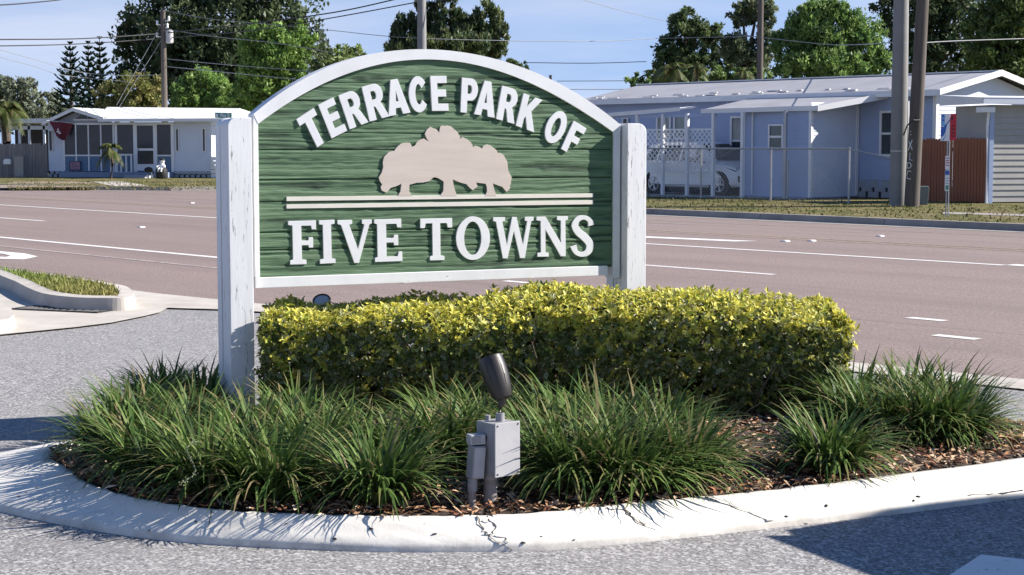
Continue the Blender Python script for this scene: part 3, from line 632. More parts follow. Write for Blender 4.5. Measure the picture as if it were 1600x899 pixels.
# raised letters
def arc(cx, cy, rx, ry, t0, t1, n=14):
    return [(cx + rx * math.cos(math.radians(t0 + (t1 - t0) * i / n)), cy + ry * math.sin(math.radians(t0 + (t1 - t0) * i / n))) for i in range(n + 1)]
BOWL = [(.56, 1)] + arc(.56, .715, .38, .285, 80, -65, 14)
GL = {
 'T': [[(0, 1), (1, 1), (1, .79), (.68, .79), (.68, 0), (.32, 0), (.32, .79), (0, .79)]],
 'E': [[(0, 0), (0, 1), (.97, 1), (.97, .8), (.38, .8), (.38, .61), (.9, .61), (.9, .41), (.38, .41), (.38, .2), (1, .2), (1, 0)]],
 'R': [[(0, 0), (0, 1)] + BOWL + [(.8, .36), (1, 0), (.63, 0), (.46, .34), (.40, .375), (.34, .38), (.34, 0)], [(.34, .57), (.34, .815), (.5, .815)] + arc(.5, .692, .11, .122, 75, -75, 8) + [(.5, .57)]],
 'P': [[(0, 0), (0, 1), (.56, 1)] + arc(.56, .68, .44, .32, 80, -80, 16) + [(.52, .36), (.37, .36), (.37, 0)], [(.37, .55), (.37, .81), (.52, .81)] + arc(.52, .68, .13, .13, 75, -75, 8) + [(.52, .55)]],
 'A': [[(0, 0), (.345, 1), (.665, 1), (1, 0), (.67, 0), (.615, .19), (.37, .19), (.32, 0)], [(.425, .37), (.565, .37), (.497, .71)]],
 'C': [arc(.52, .5, .52, .5, 38, 322, 34) + arc(.54, .5, .2, .29, 325, 35, 24)],
 'K': [[(0, 0), (0, 1), (.31, 1), (.31, .62), (.64, 1), (1.02, 1), (.60, .565), (1, 0), (.62, 0), (.39, .37), (.31, .29), (.31, 0)]],
 'O': [arc(.5, .5, .5, .5, 0, 354, 44), arc(.5, .5, .2, .30, 0, 350, 34)],
 'F': [[(0, 0), (0, 1), (1, 1), (1, .79), (.42, .79), (.42, .59), (.9, .59), (.9, .38), (.42, .38), (.42, 0)]],
 'f': [[(.04, 0), (.04, .09), (.15, .11), (.15, .9), (0, .915), (0, 1), (1, 1), (1, .8), (.86, .8), (.83, .89), (.46, .89), (.46, .54), (.72, .54), (.74, .61), (.88, .61), (.88, .38), (.74, .38), (.72, .44), (.46, .44), (.46, .11), (.62, .09), (.62, 0)]],
 'i': [[(0, 0), (0, .09), (.24, .11), (.24, .9), (0, .915), (0, 1), (1, 1), (1, .915), (.76, .9), (.76, .11), (1, .09), (1, 0)]],
 'v': [[(0, 1), (.42, 1), (.42, .915), (.33, .89), (.585, .3), (.79, .89), (.72, .915), (.72, 1), (1, 1), (1, .915), (.93, .89), (.6, 0), (.47, 0), (.1, .89), (0, .915)]],
 'e': [[(0, 0), (0, .09), (.1, .11), (.1, .89), (0, .915), (0, 1), (.98, 1), (.98, .8), (.85, .8), (.81, .89), (.42, .89), (.42, .55), (.7, .55), (.72, .62), (.86, .62), (.86, .38), (.72, .38), (.7, .45), (.42, .45), (.42, .11), (.84, .11), (.88, .22), (1, .22), (1, 0)]],
 't': [[(.29, 0), (.29, .09), (.38, .11), (.38, .89), (.16, .89), (.13, .78), (0, .78), (0, 1), (1, 1), (1, .78), (.87, .78), (.84, .89), (.62, .89), (.62, .11), (.74, .09), (.74, 0)]],
 'o': [arc(.5, .5, .5, .5, 0, 354, 48), arc(.49, .5, .26, .39, 0, 350, 36)],
 'w': [[(0, 1), (.287, 1), (.287, .915), (.22, .9), (.335, .3), (.47, 1), (.575, 1), (.735, .3), (.85, .9), (.79, .915), (.79, 1), (1, 1), (1, .915), (.94, .9), (.778, 0), (.666, 0), (.51, .68), (.345, 0), (.235, 0), (.07, .9), (0, .915)]],
 'n': [[(0, 1), (.28, 1), (.78, .32), (.78, .9), (.66, .915), (.66, 1), (1, 1), (1, .915), (.92, .9), (.92, 0), (.77, 0), (.27, .7), (.27, .1), (.37, .09), (.37, 0), (.02, 0), (.02, .09), (.13, .1), (.13, .9), (0, .915)]]}
def stroke(path, wid, asp):
    c = catmull([(x * asp, y, 0) for x, y in path], 6); m = len(c); L_, R_ = [], []
    for i, p in enumerate(c):
        t = (c[min(i + 1, m - 1)] - c[max(i - 1, 0)]).normalized(); nn = Vector((-t.y, t.x, 0)); w = np.interp(i / (m - 1), [k / (len(wid) - 1) for k in range(len(wid))], wid) / 2
        L_.append(p + nn * w); R_.append(p - nn * w)
    return [(p.x / asp, p.y) for p in L_ + R_[::-1]]
GL['s'] = [stroke([(.93, .745), (.85, .86), (.6, .935), (.3, .9), (.15, .755), (.3, .6), (.62, .46), (.85, .3), (.78, .13), (.5, .058), (.2, .11), (.075, .26)], [.15, .10, .09, .12, .15, .17, .18, .17, .15, .11, .10, .15], .5)]
def raised(name, contours, parent, m, t, base=YP - .0025, bev=.0008):
    cu = bpy.data.curves.new(name, 'CURVE'); cu.dimensions = '2D'; cu.fill_mode = 'BOTH'; cu.extrude = t / 2 + .004; cu.bevel_depth = bev; cu.bevel_resolution = 1
    for c in contours:
        s = cu.splines.new('POLY'); s.points.add(len(c) - 1); s.use_cyclic_u = True
        for pt, (x, z) in zip(s.points, c): pt.co = (x, z, 0, 1)
    ob = bpy.data.objects.new(name, cu); COL.objects.link(ob); dg = bpy.context.evaluated_depsgraph_get()
    me = bpy.data.meshes.new_from_object(ob.evaluated_get(dg)); bpy.data.objects.remove(ob); bpy.data.curves.remove(cu)
    n = len(me.vertices); a = np.empty(n * 3, np.float32); me.vertices.foreach_get('co', a); a = a.reshape(-1, 3)
    b = np.stack([a[:, 0], base - t / 2 + .004 - a[:, 2], a[:, 1]], 1); me.vertices.foreach_set('co', b.ravel().astype(np.float32)); me.materials.clear()
    me.polygons.foreach_set('use_smooth', [False] * len(me.polygons)); me.update()
    return link(name, me, m, parent)
def letter(ch, o, xv, uv, org, sc, t):
    c = YP - .0025 - t
    cs = []
    for ct in GL[ch]:
        cs.append([S2(org[0] + (o[0] + xv[0] * x + uv[0] * y) / sc, org[1] + (o[1] + xv[1] * x + uv[1] * y) / sc, c) for x, y in ct])
    raised('letter', cs, sign, M_LETTER, t)
A1, A2, s1 = (440, 100), (690, 100), 5.992
for ch, o, xv, uv, og in (('T', (284, 813), (160, -105), (-144, -293), A1), ('E', (470, 697), (142, -72), (-125, -312), A1), ('R', (640, 612), (172, -67), (-105, -314), A1), ('R', (828, 540), (180, -50), (-76, -322), A1),
    ('A', (1005, 489), (200, -33), (-54, -325), A1), ('C', (1207, 462), (168, -15), (-25, -337), A1), ('E', (1410, 440), (153, -1), (-17, -325), A1), ('P', (178, 452), (152, 15), (14, -322), A2), ('A', (306, 470), (189, 34), (33, -322), A2),
    ('R', (513, 515), (167, 47), (55, -310), A2), ('K', (697, 578), (168, 62), (73, -300), A2), ('O', (929, 704), (165, 68), (118, -290), A2), ('F', (1120, 795), (117, 70), (118, -260), A2)):
    letter(ch, o, xv, uv, og, s1, .010)
B1, B2, s2 = (440, 290), (690, 290), 6.154
for ch, o, xv, uv, og in (('f', (75, 760), (263, -7), (-10, -415), B1), ('i', (372, 752), (145, -7), (-10, -413), B1), ('v', (548, 748), (325, -7), (-8, -412), B1), ('e', (900, 735), (260, -9), (-7, -405), B1), ('t', (1340, 722), (303, -7), (-5, -400), B1),
    ('o', (142, 719), (323, -6), (-2, -416), B2), ('w', (500, 702), (385, -6), (-2, -393), B2), ('n', (918, 685), (298, -6), (-3, -382), B2), ('s', (1254, 688), (202, -3), (-1, -404), B2)):
    letter(ch, o, xv, uv, og, s2, .0075)
TREE = [(380, 778), (405, 735), (415, 660), (360, 685), (310, 700), (285, 730), (265, 745), (225, 725), (215, 690), (230, 670), (205, 630), (197, 600), (225, 555), (240, 500), (235, 460), (240, 435), (250, 400), (290, 360), (335, 345), (345, 352), (355, 330), (375, 305), (405, 280), (425, 272), (460, 268), (495, 270), (505, 285), (515, 310), (550, 290), (560, 265), (575, 250), (600, 237), (628, 228), (678, 262), (655, 220), (640, 185), (648, 160), (660, 140), (690, 115), (720, 132), (740, 135), (760, 148), (775, 178), (782, 140), (790, 110), (810, 103), (830, 108), (855, 103), (890, 112), (915, 135), (935, 150), (955, 172), (972, 205), (985, 235), (1000, 212), (1020, 225), (1040, 232), (1060, 250), (1080, 265), (1095, 290), (1100, 315), (1115, 302), (1130, 298), (1160, 308), (1190, 325), (1200, 300), (1215, 292), (1240, 285), (1270, 295), (1290, 312), (1310, 325), (1330, 345), (1340, 372), (1360, 365), (1385, 380), (1400, 395), (1415, 425), (1430, 450), (1435, 500), (1440, 540), (1460, 575), (1472, 600), (1465, 640), (1465, 660), (1452, 685), (1460, 700), (1440, 725), (1425, 738), (1400, 710), (1385, 690), (1340, 675), (1290, 655), (1300, 700), (1310, 735), (1325, 778), (1220, 778), (1238, 735), (1235, 690), (1225, 660), (1180, 655), (1130, 648), (1145, 690), (1120, 705), (1100, 722), (1070, 700), (1040, 665), (970, 645), (905, 618), (915, 680), (930, 730), (945, 778), (785, 778), (818, 730), (820, 640), (790, 620), (770, 608), (740, 598), (720, 600), (680, 635), (620, 648), (560, 650), (490, 670), (485, 730), (510, 778)]
raised('tree_emblem', [[S2(560 + x / s2, 180 + y / s2, YP - .0095) for x, y in TREE]], sign, M_BEIGE, .007)['label'] = 'flat beige cut-out of spreading oak trees'
for qd in ([(448, 308), (926.6, 302.7), (926.6, 308.4), (448, 314.3)], [(448, 320), (926.6, 313.2), (926.6, 319.3), (448, 326)]):
    raised('bar', [[S2(x, y, YP - .0085) for x, y in qd]], sign, M_BAR, .006)
# posts: three thick planks side by side, outer top corner rounded
YF = -.062
def post(px0, px1, ytop, outer, ybot=-.1):
    xa, zt = S2(px0, ytop, YF); xb, _ = S2(px1, ytop, YF)
    g_ = thing('post', (0, 0, 0)); g_.parent = sign
    r = .055; w = xb - xa
    pts = [(xa, ybot), (xb, ybot)]
    pr = [(xb, zt - r)] + [(xb - r + r * math.cos(t), zt - r + r * math.sin(t)) for t in np.linspace(0, math.pi / 2, 9)][1:] if outer > 0 else [(xb, zt)]
    pl = [(xa, zt)] if outer > 0 else [(xa + r - r * math.sin(t), zt - r + r * math.cos(t)) for t in np.linspace(0, math.pi / 2, 9)]
    o2 = pts + pr + pl
    for k, (y0, y1) in enumerate(((YF, .018), (.022, .110), (.114, .20))):
        mb = MB(); mb.prism(o2 if k != 1 else [(x + (.004 if x == xa else 0), z - (.003 if z > .5 else 0)) for x, z in o2], y0, y1); mb.build('plank', M_POSTW, g_, bevel=.004)
    return g_
post(355.5, 393.0, 183.5, -1); post(980.5, 1010.5, 193.0, 1)
mb = MB(); x0, z0 = S2(905 - 6, 122, 0); mb.tube([(S2(866, 116)[0], .05, S2(866, 131)[1]), (S2(866, 116)[0], .05, S2(866, 117)[1])], .009, 8); mb.build('bolt', M_BLACKP, sign)

# ================================================================== lamp on its junction box
LO = G(777, 786, .11)
lamp = thing('landscape_spotlight', (LO.x, LO.y, .105), 0, 'dark bronze bullet spotlight mounted on a grey junction box with two conduits', 'spotlight')
AL = math.radians(39); wbx = .124; Rz = Matrix.Rotation(AL, 4, 'Z')
mb = MB(); mb.box(-wbx / 2, wbx / 2, -wbx / 2, wbx / 2, .134, .352); bx = mb.build('junction_box', M_GALV, lamp, bevel=.003, rot=(0, 0, AL))
mb = MB(); mb.box(-wbx / 2 - .004, wbx / 2 + .004, -wbx / 2 - .008, -wbx / 2 - .0005, .130, .356); cv = mb.build('cover_plate', M_GALVL, bx, bevel=.002)
for sx in (-1, 1):
    for z in (.142, .344):
        mb = MB(); mb.lathe([(.004, 0), (.0035, .002)], Matrix.Translation((sx * .054, -wbx / 2 - .0082, z)) @ Matrix.Rotation(math.pi / 2, 4, 'X'), 8); mb.build('screw', M_BLACKP, bx)
mb = MB(); mb.tube([(-.03, .0, -.03), (-.028, 0, .134)], .029, 16); mb.build('conduit', M_PIPE, lamp, smooth=True)
mb = MB(); mb.tube([(-.028, 0, .108), (-.028, 0, .134)], .033, 16); mb.build('collar', M_GALV, lamp, smooth=True)
mb = MB(); mb.tube([(-.105, -.05, -.03), (-.103, -.05, .12)], .0165, 14); mb.build('conduit', M_PIPE, lamp, smooth=True)
mb = MB(); mb.tube([(-.103, -.05, .068), (-.103, -.05, .121)], .0215, 14); mb.build('collar', M_GALV, lamp, smooth=True)
T = Matrix.Translation((-.088, -.05, .19)) @ Matrix.Rotation(math.radians(4), 4, 'Y') @ Matrix.Rotation(math.radians(30), 4, 'Z')
mb = MB(); mb.box(-.029, .029, -.027, .027, -.069, .069, 0, T); ob_ = mb.build('outlet_box', M_GALV, lamp, bevel=.003)
mb = MB(); mb.box(-.025, .025, -.0305, -.0272, -.063, .063, 0, T); mb.build('cover_plate', M_GALVL, ob_, bevel=.001)
T2 = Matrix.Translation((-.088, -.045, .284)) @ Matrix.Rotation(math.radians(22), 4, 'Z'); mb = MB(); mb.box(-.034, .034, -.026, .026, -.021, .022, 0, T2); el = mb.build('elbow_fitting', M_GALVL, lamp, bevel=.005)
mb = MB(); mb.box(-.026, .012, -.0285, -.0262, -.015, .016, 0, T2); mb.build('cover_plate', M_GALV, el, bevel=.001)
mb = MB(); mb.tube([(-.055, -.033, .286), (-.036, -.02, .287)], .019, 12); mb.build('locking_ring', M_BLACKP, lamp, smooth=True)
mb = MB(); mb.tube([(.012, 0, .352), (.012, 0, .386)], .019, 12); mb.build('hub', M_GALV, lamp, smooth=True); mb = MB(); mb.tube([(-.04, .03, .352), (-.04, .03, .372)], .012, 10); mb.build('plug', M_GALV, lamp, smooth=True)
mb = MB(); mb.tube([(.012, 0, .386), (.012, 0, .412), (.018, 0, .43), (.024, .002, .452)], [.011, .011, .017, .019], 10); mb.build('knuckle', M_BRONZE, lamp, smooth=True)
ax = Vector((-.062, .055, .19)).normalized(); Mh = Matrix.Translation((.026, .002, .442)) @ ax.to_track_quat('Z', 'Y').to_matrix().to_4x4()
mb = MB(); mb.lathe([(.020, 0), (.036, .006), (.043, .02), (.051, .06), (.0555, .10), (.0555, .14), (.052, .182), (.050, .188), (.046, .185), (.045, .155)], Mh, 28); hd = mb.build('lamp_head', M_BRONZE, lamp, smooth=True)
mb = MB(); mb.lathe([(.044, .148), (.044, .152)], Mh, 20); mb.build('lens', M_CHROME, hd)
for k in range(10):
    t_ = 2 * math.pi * k / 10 + .2; mb = MB(); Mr = Mh @ Matrix.Rotation(t_, 4, 'Z')
    mb.prism([(.0495, .055), (.0545, .10), (.0545, .14), (.0515, .175), (.0538, .174), (.0572, .14), (.0572, .10), (.052, .056)], -.0022, .0022, 'y')
    mb.v = [tuple(Mr @ Vector(p)) for p in mb.v]; mb.build('rib', M_BRONZE, hd)
pts_ = catmull([(-.115, -.05, .118), (-.135, -.06, .09), (-.155, -.05, .05), (-.19, -.03, .015), (-.22, 0, .008)], 5)
mb = MB(); mb.tube(pts_, .004, 6); mb.build('flexible_cord', M_BLACKP, lamp, smooth=True)
p = P(501, 463, 9.95); l2 = thing('landscape_spotlight', (p.x, p.y, .105), 0, 'small round floodlight peeking over the hedge below the sign board', 'spotlight')
ax = Vector((-.08, -.62, .78)).normalized(); h0 = Vector((0, .03, p.z - .105 - .02)); Mh = Matrix.Translation(h0 - ax * .10) @ ax.to_track_quat('Z', 'Y').to_matrix().to_4x4()
mb = MB(); mb.lathe([(.015, -.02), (.037, .0), (.049, .04), (.054, .075), (.055, .093), (.051, .096), (.047, .088)], Mh, 24); hd = mb.build('lamp_head', M_BRONZE, l2, smooth=True)
mb = MB(); mb.lathe([(.046, .0885), (.036, .092), (.015, .095)], Mh, 20); mb.build('lens', M_CHROME, hd, smooth=True)
mb = MB(); mb.tube([(0, .09, -.05), (0, .09, h0.z - .12), h0 - ax * .10], .014, 10); mb.build('stake', M_BRONZE, l2, smooth=True)

# ================================================================== hedge
HX0, HX1, HY0, HY1 = -1.36, 1.84, 9.02, 10.05
hedge = thing('hedge', (.3, 9.5, .10), 0, 'clipped golden variegated hedge below the sign, yellow on top', 'hedge')
HB = np.array([.3, 9.5, .10])
def hedge_top(x, y):
    return .655 + .075 * np.clip((x + 1.3) / 1.8, 0, 1) + .025 * np.sin(x * 3.1 + y * 2) + .02 * np.sin(x * 7.3) - .17 * np.clip((x - 1.35) / .6, 0, 1) ** 2.2 - .05 * np.clip((9.3 - y) / .3, 0, 1) ** 2
def surf(n):
    """shoot tips spread over the clipped surface: position and outward direction"""
    out, nr = [], []
    for k in range(n):
        r = random.random()
        if r < .42: x, y = random.uniform(HX0, HX1), random.uniform(HY0 - .02, HY1); z = hedge_top(x, y); nn = Vector((0, -.15, 1))
        elif r < .80:
            x = random.uniform(HX0, HX1); f = random.random() ** .8; z = .12 + f * (hedge_top(x, HY0) - .12); y = HY0 + .03 * math.sin(x * 5) + .16 * (1 - f) ** 1.5 - .05 * math.sin(f * 3.1); nn = Vector((0, -1, .35))
        elif r < .93:
            y = random.uniform(HY0, HY1); f = random.random() ** .8; z = .12 + f * (hedge_top(HX1 - .1, y) - .10); x = HX1 + .05 * math.sin(f * 3.1) - .2 * (1 - f) ** 2; nn = Vector((1, -.3, .3))
        else:
            y = random.uniform(HY0, HY1); f = random.random() ** .8; z = .12 + f * (hedge_top(HX0, y) - .12); x = HX0; nn = Vector((-1, 0, .3))
        if x > 1.6 and y < 9.25: y += (x - 1.6) ** 1.5 * .55 * (1 if y < 9.12 else .4)
        jit = random.gauss(-.002, .017); p = Vector((x, y, z)) + nn.normalized() * jit
        out.append(p); nr.append(nn.normalized())
    return out, nr
tips, nrm = surf(6800)
leaves = []                                                   # position, direction, normal, length, kind 0 green / 1 golden, tone
for p, nn in zip(tips, nrm):
    top = (p.z - .30) / .42
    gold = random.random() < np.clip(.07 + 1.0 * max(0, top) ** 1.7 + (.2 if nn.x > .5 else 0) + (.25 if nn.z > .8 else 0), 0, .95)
    axd = (nn + Vector((random.gauss(0, .35), random.gauss(0, .35), random.gauss(.25, .3)))).normalized()
    a = axd.orthogonal().normalized(); b = axd.cross(a); m = random.randint(5, 8); ph = random.uniform(0, 6.28)
    for k in range(m):
        t_ = ph + 6.283 * k / m + random.gauss(0, .25); o = a * math.cos(t_) + b * math.sin(t_); e_ = random.uniform(.15, 1.05)
        d = (o * math.cos(e_) + axd * math.sin(e_)).normalized(); nl = (axd * math.cos(e_) - o * math.sin(e_)).normalized()
        L = random.uniform(.022, .043) * (1.05 if gold else 1.15); leaves.append((p - axd * random.uniform(0, .02), d, nl, L, gold, random.uniform(.65, 1.2)))
for k in range(9500):                                         # inner leaves in darker tones, closing the view through
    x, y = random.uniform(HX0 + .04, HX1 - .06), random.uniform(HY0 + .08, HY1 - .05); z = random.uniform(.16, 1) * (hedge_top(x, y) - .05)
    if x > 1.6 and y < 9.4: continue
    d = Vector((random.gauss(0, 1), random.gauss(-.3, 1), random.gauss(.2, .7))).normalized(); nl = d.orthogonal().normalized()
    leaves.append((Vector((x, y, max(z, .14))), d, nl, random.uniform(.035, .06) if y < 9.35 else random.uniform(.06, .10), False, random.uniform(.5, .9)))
def leaf_geo(L):
    w = L * .23
    return np.array([(0, 0, 0), (L * .38, w, .10 * L), (L * .72, w * .75, .07 * L), (L, 0, -.05 * L), (L * .72, -w * .75, .07 * L), (L * .38, -w, .10 * L), (L * .5, 0, .0)])
LQ = [(0, 1, 6), (1, 2, 6), (2, 3, 6), (3, 4, 6), (4, 5, 6), (5, 0, 6)]
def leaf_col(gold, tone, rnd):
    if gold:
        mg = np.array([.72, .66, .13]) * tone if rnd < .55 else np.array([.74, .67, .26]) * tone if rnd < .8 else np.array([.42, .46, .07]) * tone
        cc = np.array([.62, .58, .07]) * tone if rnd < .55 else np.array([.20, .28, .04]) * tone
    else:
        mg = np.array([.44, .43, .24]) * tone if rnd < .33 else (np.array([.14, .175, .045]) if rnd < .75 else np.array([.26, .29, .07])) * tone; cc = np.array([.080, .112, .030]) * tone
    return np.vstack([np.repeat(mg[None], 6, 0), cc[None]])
score = [(-(l[0].y - 9) - abs(l[0].z - .62) * .8 + random.uniform(0, .45), i) for i, l in enumerate(leaves[:len(leaves) - 9500])]
own = set(i for _, i in sorted(score, reverse=True)[:300])
VV, QQ, TT = [], [], []; vari = {}
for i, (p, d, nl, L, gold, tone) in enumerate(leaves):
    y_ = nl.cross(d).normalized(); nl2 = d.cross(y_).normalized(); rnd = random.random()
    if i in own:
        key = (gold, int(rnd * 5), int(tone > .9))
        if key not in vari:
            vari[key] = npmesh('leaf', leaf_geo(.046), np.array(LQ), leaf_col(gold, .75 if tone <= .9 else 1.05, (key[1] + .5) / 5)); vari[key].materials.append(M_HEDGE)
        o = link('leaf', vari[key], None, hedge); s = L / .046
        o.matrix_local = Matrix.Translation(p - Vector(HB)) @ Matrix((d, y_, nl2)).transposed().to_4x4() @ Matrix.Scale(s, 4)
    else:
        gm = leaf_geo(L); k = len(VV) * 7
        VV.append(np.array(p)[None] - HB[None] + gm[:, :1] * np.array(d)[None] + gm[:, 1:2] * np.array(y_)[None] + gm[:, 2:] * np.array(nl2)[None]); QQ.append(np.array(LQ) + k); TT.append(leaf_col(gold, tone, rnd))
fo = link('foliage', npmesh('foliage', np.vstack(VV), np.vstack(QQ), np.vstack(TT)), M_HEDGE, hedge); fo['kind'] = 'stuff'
mb = MB()
for k in range(34):
    x = random.uniform(HX0 + .1, HX1 - .25); y = random.uniform(HY0 + .18, HY1 - .2)
    for q in range(4):
        e_ = Vector((x + random.gauss(0, .16), y + random.gauss(-.06, .14), random.uniform(.38, .6))); m_ = Vector((x, y, .1)).lerp(e_, .5) + Vector((random.gauss(0, .03), random.gauss(0, .03), 0))
        mb.tube([Vector((x, y, .05)) - Vector(HB), m_ - Vector(HB), e_ - Vector(HB)], [.009, .006, .003], 5, False)
mb.build('branches', M_TWIG, hedge)['kind'] = 'stuff'

# ================================================================== strap-leaved clumps
def clump(px, py, h, spread, n, lab, seed, lx=0.0, ly=0.0, spikes=0, tone=1.0):
    p = G(px, py, .10); t = thing('lilyturf_clump', (p.x, p.y, .10), 0, lab[0], 'plant', lab[1]); r = np.random.default_rng(seed)
    global rng; old = rng; rng = r
    az = r.uniform(0, 2 * np.pi, n); rad = np.sqrt(r.uniform(0, 1, n)) * spread * .24
    base = np.stack([np.cos(az) * rad, np.sin(az) * rad, np.zeros(n)], 1); az2 = az + r.normal(0, .55, n)
    k = r.uniform(0, 1, n); L = .9 * h * r.uniform(.95, 1.4, n); lean = .08 + .72 * k * r.uniform(.7, 1.2, n); droop = (.95 + 1.15 * k) * r.uniform(.75, 1.25, n)
    g1, g2, g3 = np.array([.022, .050, .014]), np.array([.080, .145, .032]), np.array([.24, .30, .085]); m = r.uniform(0, 1, n)[:, None]
    tint = np.where(m < .45, g1 + (g2 - g1) * m / .45, g2 + (g3 - g2) * np.clip((m - .55) / .9, 0, 1)) * tone; dry = r.uniform(0, 1, n) < .06; tint[dry] = np.array([.27, .22, .11])
    tone = tone * r.uniform(.85, 1.25); h = h * r.uniform(.88, 1.1)
    v, q, tt = blades(base, L, r.uniform(.0125, .023, n), lean, droop, az2, 6, tint); v[:, 0] += lx * (v[:, 2]); v[:, 1] += ly * v[:, 2]; v[:, 2] = np.maximum(v[:, 2], .012)
    tv = tt.reshape(n, -1, 3); tipb = r.uniform(0, 1, n) < .30; bc = np.array([.30, .24, .11]); tv[tipb, -4:] = tv[tipb, -4:] * .35 + bc * .65 * r.uniform(.7, 1.1, (tipb.sum(), 1, 1)); tv[:, :4] = tv[:, :4] * .7 + np.array([.12, .12, .05]) * .3; tt = tv.reshape(-1, 3)
    link('blades', npmesh('blades', v, q, tt, True), M_BLADE, t)['kind'] = 'stuff'
    for s in range(spikes // 3):
        mb = MB(); a_ = r.uniform(math.pi * 1.1, math.pi * 1.9); d = Vector((math.cos(a_), math.sin(a_), 0)); pts = [Vector((0, 0, .1)), d * spread * .25 + Vector((0, 0, h * .7)), d * spread * .5 + Vector((r.normal(0, .03), 0, h * .72)), d * spread * .68 + Vector((r.normal(0, .06), 0, h * .5)), d * spread * .75 + Vector((r.normal(0, .08), 0, h * .38))]
        c = catmull(pts, 5); mb.tube(c, .0022, 4, False)
        for i in range(8, len(c)):
            for _ in range(3):
                o = c[i] + Vector(r.normal(0, .005, 3)); mb.lathe([(.002, -.003), (.0042, 0), (.002, .003)], Matrix.Translation(o), 5)
        mb.build('seed_stalk', mat('seed_stalk', (.26, .28, .15), .8, .2, 20), t)
    rng = old; return t
ORD = ['first', 'second', 'third', 'fourth', 'fifth', 'sixth', 'seventh', 'eighth', 'ninth', 'tenth']
LA, LB, LC, LD = 0, 1, 2, 3
CL = [(185, 712, .33, .62, 620, LA, 0, 0, 0, 0), (215, 672, .33, .6, 600, LA, 0, -.02, 0, 0), (255, 640, .32, .55, 520, LA, 0, -.05, 0, 0), (320, 648, .32, .55, 520, LA, 0, 0, 0, 0), (235, 745, .36, .62, 640, LA, 2, 0, -.03, 0), (300, 700, .36, .55, 520, LA, 0, 0, 0, 0),
      (330, 768, .38, .62, 700, LB, 3, 0, -.06, 0), (400, 720, .37, .55, 560, LB, 1, 0, 0, 0), (430, 778, .38, .60, 660, LB, 2, 0, -.06, 0), (490, 735, .37, .55, 560, LB, 0, 0, 0, 0), (470, 690, .34, .5, 460, LB, 0, 0, 0, 0), (590, 783, .36, .58, 700, LB, 0, 0, -.04, 0), (560, 725, .33, .5, 460, LB, 0, 0, 0, 0), (640, 738, .34, .5, 480, LB, 0, 0, 0, 0),
      (705, 728, .37, .52, 560, LC, 0, 0, 0, 0), (760, 712, .38, .5, 480, LC, 0, 0, 0, 0), (690, 690, .35, .5, 420, LC, 0, 0, 0, 0), (850, 742, .40, .5, 560, LC, 0, .05, 0, 0), (905, 765, .41, .58, 700, LC, 0, .0, -.03, 0), (985, 768, .39, .6, 720, LC, 0, .05, -.03, 0), (1065, 752, .36, .55, 640, LC, 0, .1, 0, 0), (945, 715, .42, .55, 600, LC, 0, 0, 0, 0), (1030, 712, .38, .5, 520, LC, 0, .05, 0, 0), (870, 700, .40, .5, 500, LC, 0, 0, 0, 0),
      (1298, 737, .35, .48, 640, LD, 0, 0, 0, 0), (1370, 688, .37, .5, 560, LD, 0, 0, 0, 0), (1330, 665, .38, .5, 480, LD, 0, 0, 0, 0), (1440, 692, .38, .5, 600, LD, 0, .03, 0, 0), (1490, 690, .37, .52, 620, LD, 0, .08, 0, 0), (1420, 655, .38, .5, 460, LD, 0, 0, 0, 0), (1480, 655, .36, .5, 420, LD, 0, .05, 0, 0)]
LTXT = ['arching strap-leaf clump, {0} counted round the peeling post from the kerb tip', 'strap-leaf clump, {0} from the peeling post towards the spotlight', 'tall strap-leaf clump, {0} from the spotlight along the hedge front', 'bright strap-leaf clump, {0} around the rounded end of the hedge']
cnt = [0, 0, 0, 0]; CL2 = []
for c in CL:
    CL2.append(c[:5] + ((LTXT[c[5]].format(ORD[cnt[c[5]]]), 'strap-leaf clumps on the island'),) + c[6:]); cnt[c[5]] += 1
CL = CL2
for i, c in enumerate(CL): clump(c[0], c[1], c[2], c[3], int(c[4] * .58), c[5], 100 + i, c[7], c[8], c[6])

# ================================================================== building pieces
def siding(mb, u0, u1, v, z0, z1, axis='y', lap=.115, out=.014, mi=0):
    """lapped boards on a wall facing -y (axis 'y', at y=v) or +x (axis 'x', at x=v)"""
    n = max(1, round((z1 - z0) / lap)); s = (z1 - z0) / n
    for i in range(n):
        a, b = z0 + i * s, z0 + (i + 1) * s
        if axis == 'y':
            mb.poly([(u0, v - out, a), (u1, v - out, a), (u1, v, b), (u0, v, b)], mi); mb.poly([(u0, v, a), (u1, v, a), (u1, v - out, a), (u0, v - out, a)], mi)
        else:
            mb.poly([(v + out, u0, a), (v + out, u1, a), (v, u1, b), (v, u0, b)], mi); mb.poly([(v, u0, a), (v, u1, a), (v + out, u1, a), (v + out, u0, a)], mi)
def frame_box(mb, x0, x1, z0, z1, y, w=.07, d=.05):
    mb.box(x0 - w, x1 + w, y - d, y, z1, z1 + w); mb.box(x0 - w, x1 + w, y - d, y, z0 - w, z0); mb.box(x0 - w, x0, y - d, y, z0, z1); mb.box(x1, x1 + w, y - d, y, z0, z1)
def window(parent, x0, x1, z0, z1, y, pane=M_GLASS, split=None, w=.07, name='window'):
    mb = MB(); frame_box(mb, x0, x1, z0, z1, y - .016, w)
    if split is not None: mb.box(x0, x1, y - .055, y - .016, split - .03, split + .03)
    f = mb.build(name, M_TRIM, parent)
    zz = [z0, z1] if split is None else [z0, split - .03, split + .03, z1]
    for i in range(0, len(zz), 2):
        mb = MB(); mb.box(x0, x1, y - .03, y - .018, zz[i], zz[i + 1]); mb.build('pane', pane[(i // 2) % len(pane)] if isinstance(pane, list) else pane, f)
    return f

